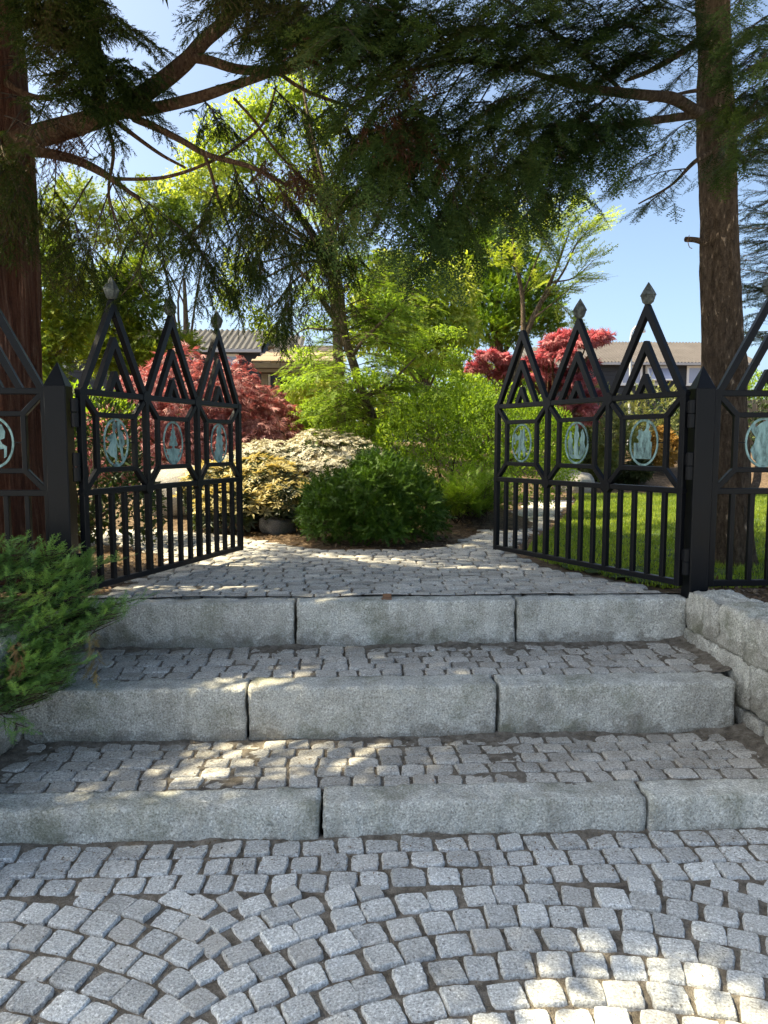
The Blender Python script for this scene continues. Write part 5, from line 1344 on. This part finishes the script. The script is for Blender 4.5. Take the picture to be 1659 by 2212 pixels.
for a in [(1250, 520, 1310, 470), (1220, 560, 1290, 490), (1205, 570, 1240, 480), (1190, 500, 1250, 440), (1160, 560, 1210, 470), (1110, 540, 1160, 470), (1105, 500, 1060, 440), (1240, 600, 1285, 550), (1230, 620, 1275, 595), (1200, 650, 1240, 690), (1180, 640, 1230, 620), (1128, 600, 1080, 540), (1130, 640, 1190, 580), (1110, 560, 1150, 510), (1215, 590, 1180, 520), (1145, 520, 1200, 440), (1100, 480, 1130, 430)]:
    b.bough(P(a[0], a[1], AY), P(a[2], a[3], AY - .3), 0.50, 11, scale=0.30, droop=0.1, hang=0.15, spacing=0.13, fill=1.0, r0=0.010)
obj('foliage', b.foliage(TEMP_LARCH), M['elm'], air); obj('twigs', b.twigs(), M['twig'], air)

# golden cypresses on the far left
def cypress(label, px, Y, L, n, seed, m='hinoki', k_=1.1):
    t = shrub('golden_cypress', label, 'tree', tuple(P(px, 960, Y))[:2] + (0.66,), 'golden cypresses behind the cedar')
    ll = px_lumps(L)
    leaf_crown('foliage', t, M[m], ll, int(n * k_), TEMP_CYP, 0.24, out=0.6, up=0.0, jit=0.45, depth=0.7, lo=-0.7, rough=0.3, seed=seed, flat=0.3)
    mb = MB(); tube(mb, [pp(px, 1010, Y, .10), pp(px + 4, 800, Y, .08), pp(px - 2, 600, Y, .03)], 8, 4, 0.1); obj('trunk', smooth(mb.mesh()), M['bark_pale'], t)
    stems(t, tuple(P(px, 820, Y)), ll, M['bark_pale'], 0.03, seed, 'branches')
cypress('golden green cypress directly right of the red-barked trunk', 115, 13.0, [(110, 640, 13, 50, 60), (130, 720, 13, 50, 50), (100, 780, 13, 45, 45), (150, 600, 13, 45, 40), (100, 850, 12.8, 40, 45), (170, 690, 13, 40, 30), (110, 560, 13, 40, 40), (110, 920, 12.8, 35, 40)], 2900, 101)
cypress('golden green cypress behind the tallest spire of the left gate', 270, 14.0, [(240, 620, 14, 55, 45), (290, 660, 14, 50, 40), (230, 700, 14, 50, 40), (300, 730, 14, 45, 35), (260, 780, 13.8, 55, 35), (210, 760, 13.8, 35, 35), (320, 770, 13.8, 40, 25), (300, 590, 14, 40, 30), (380, 740, 14, 30, 30), (410, 750, 14, 22, 16)], 2900, 102)
cypress('yellowish cypress seen between the hanging cedar sprays', 400, 16.0, [(350, 520, 16, 60, 50), (420, 460, 16, 60, 45), (330, 440, 16, 55, 45), (160, 440, 16, 60, 50), (250, 500, 16, 60, 50), (100, 500, 16, 50, 50), (470, 400, 16, 50, 40)], 2600, 103)

# ------------------------------------------------------------------ planted bank beyond the lawn
rr = random.Random(77)
BANK = [('bank_shrub', 'feathery yellow-green shrub on the bank below the open window', 1290, 880, 15.6, 55, 38, 'bank', TEMP_CYP, 0.15),
        ('bank_shrub', 'feathery pale green shrub beside the right gate hinge', 1400, 870, 16.0, 65, 38, 'bank', TEMP_CYP, 0.15),
        ('bank_shrub', 'loose pale green shrub low on the bank behind the tub medallion', 1330, 935, 15.2, 60, 34, 'bank', TEMP_CYP, 0.14),
        ('bank_shrub', 'mottled low shrub behind the three-figure medallion', 1240, 960, 14.9, 42, 36, 'bank', TEMP_ROS, 0.12),
        ('bank_shrub', 'orange-leaved low shrub right of the tub medallion', 1440, 955, 15.4, 34, 28, 'orange', TEMP_ROS, 0.11),
        ('bank_shrub', 'small dark rhododendron at the edge of the mulch bank', 1375, 1018, 14.4, 26, 22, 'rhodo', TEMP_ROS, 0.15),
        ('bank_shrub', 'low greenish shrub on the bank between two medallions', 1300, 985, 14.7, 34, 24, 'bank', TEMP_ROS, 0.12),
        ('bank_shrub', 'rounded clipped hedge shrub at the right edge above the wooden fence', 1640, 830, 22.0, 45, 24, 'box', TEMP_LEAF, 0.10)]
for i, (nm, lb, px, py, Y, rx, ry, m, tp, sz) in enumerate(BANK):
    c = P(px, py, Y)
    t = shrub(nm, lb, 'shrub', (c.x, c.y, gz(c.x, c.y)), 'shrubs on the bank beyond the lawn')
    rrx, rry = rx * Y / FPX, ry * Y / FPX
    zb = gz(c.x, c.y); hgt = c.z + rry - zb
    ll = [(c.x + rr.uniform(-.4, .4) * rrx, c.y + rr.uniform(-.3, .3), zb + hgt * f, rrx * rr.uniform(.7, .95), rrx * .7, max(hgt * 0.36, 0.12)) for f in (0.35, 0.5, 0.68)]
    leaf_crown('foliage', t, M[m], ll, int(700 if tp is TEMP_ROS else (900 if tp is TEMP_CYP else 3200)), tp, sz, out=0.7, up=0.4, jit=0.4, depth=0.4, lo=-0.6, rough=0.25, floor=zb, seed=110 + i)
    stems(t, (c.x, c.y, zb - 0.02), ll, M['twig'], 0.015, i)

for i, (nm, lb, px, py, Y, rx, ry, m, n) in enumerate([
        ('leafy_shrub', 'mid-green leafy shrub filling the gap right of the leaning trunk', 940, 850, 15.8, 105, 75, 'larch', 6500),
        ('leafy_shrub', 'yellow-green leafy shrub behind the foot of the leaning trunk', 790, 880, 16.2, 85, 60, 'kousa', 4500),
        ('leafy_shrub', 'dull green leafy shrub left of the leaning trunk below the pavilion', 690, 870, 13.4, 60, 55, 'larch', 4000),
        ('leafy_shrub', 'green leafy shrub under the bright conifer near the right gate', 1070, 850, 16.6, 90, 70, 'box', 5500)]):
    c = P(px, py, Y); zb = gz(c.x, c.y)
    t = shrub(nm, lb, 'shrub', (c.x, c.y, zb), 'leafy shrubs under the trees')
    k = Y / FPX
    ll = [(c.x + dx * rx * k, c.y + dy, c.z + dz * ry * k, rx * k * .62, rx * k * .5, ry * k * .62) for dx, dy, dz in ((0, 0, .4), (-.5, .1, .0), (.5, .1, .05), (0, -.2, -.35), (-.45, 0, -.7), (.45, 0, -.7))]
    leaf_crown('foliage', t, M[m], ll, n, TEMP_LEAF, 0.11, out=0.5, up=0.2, jit=0.6, depth=0.4, lo=-0.6, rough=0.3, floor=zb, seed=140 + i)
    stems(t, (c.x, c.y, zb - 0.02), ll, M['twig'], 0.03, 20 + i)

# dark hedge mass closing the garden under the trees
t = shrub('boundary_hedge', 'dark leafy boundary hedge below the trees at the back of the garden', 'hedge', (0, 18.5, 1.2))
hl = [(x, 18.5 + 0.4 * math.sin(x), 2.0, 0.9, 0.6, 0.85 + 0.12 * math.sin(2.1 * x)) for x in np.arange(-9, 12, 0.9)]
hl = [h for h in hl if not (2.8 < h[0] < 8.0)] + [(x, 18.5, 1.55, 0.9, 0.6, 0.5) for x in np.arange(2.9, 8.1, 0.9)]
leaf_crown('foliage', t, M['hedge'], hl, 22000, TEMP_LEAF, 0.11, out=0.5, up=0.3, jit=0.5, depth=0.3, lo=-0.8, floor=1.0, seed=130)
stems(t, (0, 18.5, 1.0), hl, M['twig'], 0.03, 13)

# boulders
def boulder(label, px, py, Y, sx, sy, sz, seed):
    c = P(px, py, Y); z = gz(c.x, c.y)
    o = obj('boulder', stone_mesh(sx, sy, sz, min(sx, sz) / 9, min(sx, sy, sz) * 0.42, 0.03 * sx, seed, big=0.10 * sx), M['boulder'], loc=(c.x, c.y, z + sz * 0.30), label=label, cat='boulder', group='boulders in the garden')
    o.rotation_euler = (0.1, 0.15, seed)
boulder('large pale boulder behind the middle of the left gate', 385, 1040, 8.9, 0.85, 0.7, 0.62, 3.1)
boulder('low grey rock beside the path near the dark cushion conifer', 597, 1118, 7.9, 0.40, 0.30, 0.20, 7.4)
boulder('dark rock at the foot of the bank behind the right gate', 1240, 1035, 14.2, 0.75, 0.6, 0.5, 5.2)

# ------------------------------------------------------------------ buildings behind the garden
M['siding'] = (lambda t: t.end(t.pbsdf(t.mix(t.noise(t.pos(), 3.0), (0.020, 0.022, 0.026), (0.036, 0.038, 0.043)), 0.6, t.bump(t.noise(t.mapping(t.pos(), (2, 2, 40)), 2.0), 0.2, 0.01))))(NT('black_boards'))
M['corr'] = mat_plain('corrugated_roof', (0.085, 0.082, 0.082), 0.9, spec=0.15, var=0.3, vscale=1.2, bump=0.2, bscale=20)
M['corr_red'] = mat_plain('reddish_corrugated_roof', (0.078, 0.070, 0.070), 0.9, spec=0.15, var=0.3, vscale=1.2, bump=0.2, bscale=20)
M['wframe'] = mat_plain('white_window_frame', (0.75, 0.75, 0.73), 0.5, var=0.05)
M['gutter'] = mat_plain('grey_gutter', (0.40, 0.40, 0.41), 0.5, var=0.1)
M['brickpier'] = mat_plain('yellow_brick', (0.36, 0.30, 0.21), 0.9, var=0.3, vscale=14)
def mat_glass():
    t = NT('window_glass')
    return t.end(t.pbsdf((0.30, 0.33, 0.45), 0.08, spec=1.0))  # blue-grey base colour paints in the reflected sky
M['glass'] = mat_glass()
def corr_roof(x0, x1, y0, z0, y1, z1, pitch=0.177, amp=0.028, th=0.03):
    n = int((x1 - x0) / pitch * 6); V = []; F = []
    sl = 5
    for j in range(sl + 1):
        f = j / sl
        for i in range(n + 1):
            x = x0 + (x1 - x0) * i / n
            V.append((x, y0 + (y1 - y0) * f, z0 + (z1 - z0) * f + amp * math.sin(2 * math.pi * (x - x0) / pitch) + (0.02 if j % 2 else 0)))
    for j in range(sl):
        for i in range(n): F.append((j * (n + 1) + i, j * (n + 1) + i + 1, (j + 1) * (n + 1) + i + 1, (j + 1) * (n + 1) + i))
    return mesh_from(V, F)
def window(house, x0, x1, z0, z1, y, open_=False):
    f = MB(); w = 0.11
    f.box(x0, x0 + w, y - 0.05, y - 0.002, z0, z1); f.box(x1 - w, x1, y - 0.05, y - 0.002, z0, z1)
    f.box(x0 + w, x1 - w, y - 0.049, y - 0.002, z1 - w, z1); f.box(x0 + w, x1 - w, y - 0.049, y - 0.002, z0, z0 + w)
    fr = obj('window', f.mesh(), M['wframe'], house)
    obj('window_sill', MB().box(x0 - 0.04, x1 + 0.04, y - 0.10, y - 0.051, z0 - 0.03, z0 + 0.01).mesh(), M['wframe'], fr)
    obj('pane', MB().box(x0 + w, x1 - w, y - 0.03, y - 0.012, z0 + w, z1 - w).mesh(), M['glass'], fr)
    if open_:
        s = MB(); a = R(28); h = (z1 - z0) * 0.82; xa, xb = x0 + 0.02, x1 + 0.25
        def pt(x, v, o): return (x, y - 0.06 - v * math.sin(a) - o * math.cos(a), z1 - 0.08 - v * math.cos(a) + o * math.sin(a))
        def slab(u0, u1, v0, v1, o0, o1): s.add([pt(u0, v0, o0), pt(u1, v0, o0), pt(u1, v1, o0), pt(u0, v1, o0), pt(u0, v0, o1), pt(u1, v0, o1), pt(u1, v1, o1), pt(u0, v1, o1)], [(0, 1, 2, 3), (7, 6, 5, 4), (0, 4, 5, 1), (1, 5, 6, 2), (2, 6, 7, 3), (3, 7, 4, 0)])
        slab(xa, xa + .08, 0, h, 0, .05); slab(xb - .08, xb, 0, h, 0, .05); slab(xa + .08, xb - .08, 0, .08, 0, .049); slab(xa + .08, xb - .08, h - .08, h, 0, .049)
        so = obj('open_sash', s.mesh(), M['wframe'], fr)
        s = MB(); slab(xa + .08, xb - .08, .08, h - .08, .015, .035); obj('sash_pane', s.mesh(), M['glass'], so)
def boards(house, x0, x1, y, z0, z1, step=0.19):
    V = []; F = []
    n = int((z1 - z0) / step)
    me = MB().box(0, x1 - x0, -0.03, 0, 0, step - 0.012).mesh(); me.materials.append(M['siding'])
    for k in range(len(me.vertices)):
        v = me.vertices[k]
        if v.co.z > 0.01 and v.co.y < -0.02: v.co.y = -0.008
    off = wloc(house)
    for k in range(n):
        o = bpy.data.objects.new('weatherboard', me); COL.objects.link(o); o.parent = house
        o.location = Vector((x0, y, z0 + step * k)) - off
# right house
HYR = 37.0
def hx_(px, Y=HYR): return P(px, 800, Y).x
def hz_(py, Y=HYR): return P(1400, py, Y).z
x0, x1 = hx_(1262), hx_(1622)
ze, zr = hz_(784), hz_(743)
hr = thing('dark_house', 'long dark weatherboarded house with reddish corrugated roof on the right', 'house', ((x0 + x1) / 2, HYR + 3, gz(5, 37)), 'houses behind the garden')
obj('wall', MB().box(x0 + .1, x1 - .02, HYR + 0.02, HYR + 7, 0.6, ze + 0.02).mesh(), M['siding'], hr)
boards(hr, x0 + .1, x1 - 1.0, HYR + 0.015, 2.6, ze - 0.05)
obj('brick_end', MB().box(x1 - 1.0, x1 - 0.03, HYR - 0.05, HYR + 0.01, 0.6, ze - 0.02).mesh(), M['brickpier'], hr)
rf_ = obj('roof', corr_roof(x0 - .2, x1 + .2, HYR - 0.35, ze, HYR + 3.5, zr + 0.55), M['corr_red'], hr)
obj('roof', corr_roof(x0 - .2, x1 + .2, HYR + 7.35, ze, HYR + 3.52, zr + 0.56), M['corr_red'], hr)
obj('gutter', MB().box(x0 - .2, x1 + .2, HYR - 0.46, HYR - 0.36, ze - 0.14, ze - 0.02).mesh(), M['gutter'], rf_)
for a, c_, op in ((1340, 1387, False), (1394, 1440, True), (1483, 1532, False)):
    window(hr, hx_(a), hx_(c_), hz_(832), hz_(790), HYR - 0.02, op)
# lower wing on its left
xa, xb = hx_(1150), hx_(1262)
hw = thing('house_wing', 'lower dark wing of the right house behind the crimson maple', 'house', ((xa + xb) / 2, HYR + 3, gz(5, 37)), 'houses behind the garden')
obj('wall', MB().box(xa, xb, HYR + 0.6, HYR + 6, 0.6, hz_(792)).mesh(), M['siding'], hw)
obj('roof', corr_roof(xa - .2, xb + .15, HYR + 0.2, hz_(788), HYR + 3.4, hz_(750) + .4), M['corr'], hw)
obj('brick_pier', MB().box(xb - 0.45, xb + 0.02, HYR + 0.35, HYR + 0.595, 0.6, hz_(792)).mesh(), M['brickpier'], hw)
obj('gutter', MB().box(xa - .2, xb + .1, HYR + 0.08, HYR + 0.19, hz_(794), hz_(790)).mesh(), M['gutter'], hw)

# left house
HYL = 31.0
def lx_(px): return P(px, 800, HYL).x
def lz_(py): return P(400, py, HYL).z
x0, x1 = lx_(60), lx_(562); ze, zr = lz_(756), lz_(714)
hl_ = thing('grey_house', 'dark boarded house with pale grey corrugated roof on the left', 'house', ((x0 + x1) / 2, HYL + 3, 1.4), 'houses behind the garden')
obj('wall', MB().box(x0, x1, HYL + 0.02, HYL + 6.5, 0.6, ze + 0.02).mesh(), M['siding'], hl_)
boards(hl_, x0, x1 - .02, HYL + 0.015, 3.2, ze - 0.05)
rf_ = obj('roof', corr_roof(x0 - .2, x1 + .1, HYL - 0.35, ze, HYL + 3.2, zr + 0.5, 0.24, 0.04), M['corr'], hl_)
obj('roof', corr_roof(x0 - .2, x1 + .1, HYL + 6.8, ze, HYL + 3.22, zr + 0.51, 0.24, 0.04), M['corr'], hl_)
obj('gutter', MB().box(x0 - .2, x1 + .1, HYL - 0.47, HYL - 0.36, ze - 0.13, ze).mesh(), M['gutter'], rf_)
for a, c_ in ((113, 150), (272, 306), (395, 430), (478, 517)):
    window(hl_, lx_(a), lx_(c_), lz_(806 if a == 272 else 796), lz_(764), HYL - 0.02)
xa, xb = lx_(566), lx_(640)
hw = thing('house_wing', 'set-back wing of the left house with corrugated roof above the pavilion', 'house', ((xa + xb) / 2, HYL + 3, 1.4), 'houses behind the garden')
obj('wall', MB().box(xa, xb, HYL + 0.4, HYL + 6, 0.6, lz_(764)).mesh(), M['siding'], hw)
obj('roof', corr_roof(xa - .05, xb + .2, HYL + 0.1, lz_(762), HYL + 3.3, lz_(724) + .45, 0.24, 0.04), M['corr'], hw)
obj('gutter', MB().box(xa - .05, xb + .2, HYL - 0.02, HYL + 0.09, lz_(767), lz_(762)).mesh(), M['gutter'], hw)
obj('brick_pier', MB().box(xa, xa + 0.3, HYL + 0.2, HYL + 0.395, 0.6, lz_(768)).mesh(), M['brickpier'], hw)
# low shed roof at the far left
SY = 20.0
xa, xb = P(130, 860, SY).x, P(236, 860, SY).x
sh = thing('garden_shed', 'low shed with corrugated roof behind the left gate post', 'shed', ((xa + xb) / 2, SY + 1, gz(-5, 20)))
obj('wall', MB().box(xa + .1, xb - .1, SY + 0.15, SY + 2.4, 1.0, P(200, 868, SY).z).mesh(), M['siding'], sh)
obj('roof', corr_roof(xa, xb, SY, P(200, 868, SY).z, SY + 2.6, P(200, 845, SY).z + 0.25, 0.177, 0.03), M['corr'], sh)

# rustic pavilion behind the red maple
PY = 14.6
def wx(px): return P(px, 780, PY).x
def wz(py): return P(640, py, PY).z
M['oldwood'] = (lambda t: t.end(t.pbsdf(t.mix(t.noise(t.mapping(t.coord(), (3, 3, 30)), 4.0, 4.0), (0.16, 0.12, 0.085), (0.36, 0.28, 0.20)), 0.9, t.bump(t.noise(t.mapping(t.coord(), (4, 4, 60)), 3.0), 0.4, 0.01))))(NT('weathered_wood'))
M['darkwood'] = mat_plain('dark_wood', (0.06, 0.04, 0.028), 0.9, var=0.3, vscale=10)
x0, x1 = wx(560), wx(735)
pv = thing('rustic_pavilion', 'rustic wooden pavilion with weathered plank roof behind the red maple', 'pavilion', ((x0 + x1) / 2, PY + 1.2, gz(-1.5, 15.5)))
n = 12; ylow, yhigh, zl, zh = PY - 0.1, PY + 1.5, wz(782), wz(740) + 0.12
rr = random.Random(3)
for k in range(n):
    f0, f1 = k / n, (k + 1) / n
    ins = 0.35 * f0
    me = MB().bar((x0 - .12 + ins + rr.uniform(-.04, .04), ylow + (yhigh - ylow) * (f0 + f1) / 2, zl + (zh - zl) * (f0 + f1) / 2), (x1 + .12 - ins * 0.4 + rr.uniform(-.04, .04), ylow + (yhigh - ylow) * (f0 + f1) / 2 + rr.uniform(-.01, .01), zl + (zh - zl) * (f0 + f1) / 2 + rr.uniform(-.015, .03)), 0.165, 0.03, up=(0, -0.30, 1)).mesh()
    obj('roof_plank', me, M['oldwood'], pv)
obj('fascia_board', MB().box(x0 - .1, x1 + .1, PY - 0.20, PY - 0.165, wz(797), wz(786)).mesh(), M['oldwood'], pv)
obj('fascia_board', MB().box(x0 - .05, x1 + .1, PY - 0.16, PY - 0.13, wz(806), wz(799)).mesh(), M['oldwood'], pv)
obj('eave_beam', MB().box(x0, x1, PY - 0.1, PY + 0.05, wz(808), wz(795)).mesh(), M['darkwood'], pv)
for xx, yy in ((x0 + .1, PY), (x1 - .1, PY), (x0 + .1, PY + 2.4), (x1 - .1, PY + 2.4)):
    obj('post', MB().box(xx - .06, xx + .06, yy - .06, yy + .06, 0.8, wz(800)).mesh(), M['oldwood'], pv)
obj('back_wall', MB().box(x0, x1, PY + 2.46, PY + 2.5, 0.8, wz(795)).mesh(), M['darkwood'], pv)
obj('rear_roof', MB().bar(((x0 + x1) / 2, yhigh + 0.02, zh), ((x0 + x1) / 2, PY + 2.7, zl), x1 - x0, 0.04, up=(0, 0.3, 1)).mesh(), M['oldwood'], pv)

# street lamp
SLY = 27.0
c = P(1362, 800, SLY)
sl_ = thing('street_lamp', 'white street lamp with curved arm in front of the dark house', 'street lamp', (c.x, SLY, 1.4))
M['lampgrey'] = mat_plain('galvanised_pole', (0.45, 0.46, 0.47), 0.45, metal=0.3, var=0.1)
M['lampwhite'] = mat_plain('white_lamp_shade', (0.78, 0.78, 0.77), 0.4, var=0.03, bump=0)
mb = MB(); tube(mb, [(c.x, SLY, 0.9, .055), pp(1362, 800, SLY, .05), pp(1362, 745, SLY, .042), pp(1364, 722, SLY, .036), pp(1371, 708, SLY, .034), pp(1380, 703, SLY, .034)], 10, 6); obj('pole', smooth(mb.mesh()), M['lampgrey'], sl_)
q = P(1384, 718, SLY)
obj('lamp_shade', smooth(MB().lathe([(0.17, 0.0), (0.175, 0.05), (0.15, 0.13), (0.09, 0.19), (0.05, 0.22), (0.045, 0.28)], 20, tuple(q)).mesh(), 40), M['lampwhite'], sl_)

# wooden fence on the right behind the lawn
WF = 19.0
xa, xb = P(1560, 900, WF).x, P(1560, 900, WF).x + 5.0
wf = thing('wooden_fence', 'low wooden board fence behind the lawn at the right edge', 'fence', (xa, WF, gz(xa, WF)))
n = 38
me = MB().box(0, 0.118, 0, 0.025, -0.3, P(1640, 862, WF).z - gz(xa, WF)).mesh(); me.materials.append(M['oldwood'])
for k in range(n):
    o = bpy.data.objects.new('fence_board', me); COL.objects.link(o); o.parent = wf; o.location = (0.132 * k, random.uniform(-.006, .006), random.uniform(-.015, .01))
for zz in (0.25, 1.0):
    obj('fence_rail', MB().box(0, 5.0, 0.032, 0.075, zz, zz + 0.09).mesh(), M['oldwood'], wf, rel=False)

# ------------------------------------------------------------------ litter, grit and fallen leaf
def flakes(name, label, n, m, sz, where, seed, shape='leaf', cat='litter'):
    rng = np.random.default_rng(seed); pts = where(rng, n)
    d = rng.normal(0, 1, (n, 3)); d[:, 2] *= 0.12; nn = np.tile([0, 0, 1.0], (n, 1)) + rng.normal(0, 0.25, (n, 3))
    tp = {'leaf': [T_leaf(1, .38, .06)], 'needle': [T_leaf(1, .07, .02)], 'grit': [(np.array([(-.5, -.4, 0), (.5, -.4, 0), (0, .5, 0), (0, 0, .5)], float), np.array([(0, 1, 3), (1, 2, 3), (2, 0, 3)], dtype=np.int32))]}[shape]
    V, F = scatter(tp, pts, d, nn, sz * rng.uniform(0.5, 1.5, n), rng)
    obj(name, mesh_from(V, F), m, label=label, cat=cat, kind='stuff')
def on_treads(rng, n):
    k = rng.integers(0, 3, n); x = rng.uniform(XL, XR, n); f = rng.random(n) ** 0.6
    y = np.where(k == 0, 2.55 + f * (Y1F - 2.55), np.where(k == 1, Y1B + f * (Y2F - Y1B), Y2B + f * (Y3F - Y2B)))
    z = np.where(k == 0, 0.004, np.where(k == 1, Z1 + 0.004, Z2 + 0.004)) + rng.uniform(0, 0.006, n)
    return np.stack([x, y, z], 1)
def on_pave(rng, n):
    return np.stack([rng.uniform(-1.9, 2.1, n), rng.uniform(1.5, 2.85, n), rng.uniform(-0.006, 0.006, n)], 1)
def on_soil(rng, n):
    k = rng.integers(0, 3, n)
    x = np.where(k == 0, rng.uniform(XR + .25, 4.2, n), np.where(k == 1, rng.uniform(-3.2, -1.5, n), rng.uniform(-1.4, 1.5, n)))
    y = np.where(k == 0, rng.uniform(3.2, 5.2, n), np.where(k == 1, rng.uniform(4.5, 7.4, n), rng.uniform(6.3, 8.4, n)))
    z = np.array([gz(a, b) for a, b in zip(x, y)]) + 0.012
    keep = np.array([not inpoly(PATH, a, b) for a, b in zip(x, y)])
    z = np.where(keep, z, z - 0.2)
    return np.stack([x, y, z], 1)
flakes('needle_litter', 'brown fallen needles and bits gathered on the treads', 2600, M['litter'], 0.022, on_treads, 1, 'needle')
flakes('crumb_litter', 'dark crumbs of bark and leaf along the foot of the risers', 1500, M['litter'], 0.011, on_treads, 2, 'leaf')
flakes('pavement_grit', 'pale grit and tiny stones in the joints of the lower pavement', 1500, M['pebble'], 0.006, on_pave, 3, 'grit', 'grit')
flakes('bed_litter', 'brown leaf and needle litter on the garden beds', 9000, M['litter'], 0.045, on_soil, 4, 'leaf')
c = G(933, 1690, Z1)
M['fallen'] = mat_plain('fallen_leaf', (0.32, 0.16, 0.08), 0.8, var=0.3, vscale=30)
V, F = scatter([T_maple(5, 5)], [(c.x, c.y, Z1 + 0.012)], [(1, 0.3, 0.0)], [(0, 0.1, 1)], np.array([0.022]))
obj('fallen_leaf', mesh_from(V, F), M['fallen'], label='small orange-brown fallen leaf on the lower tread', cat='leaf')
print('TRIS', sum(len(m.loops) - 2 * len(m.polygons) for m in bpy.data.meshes))
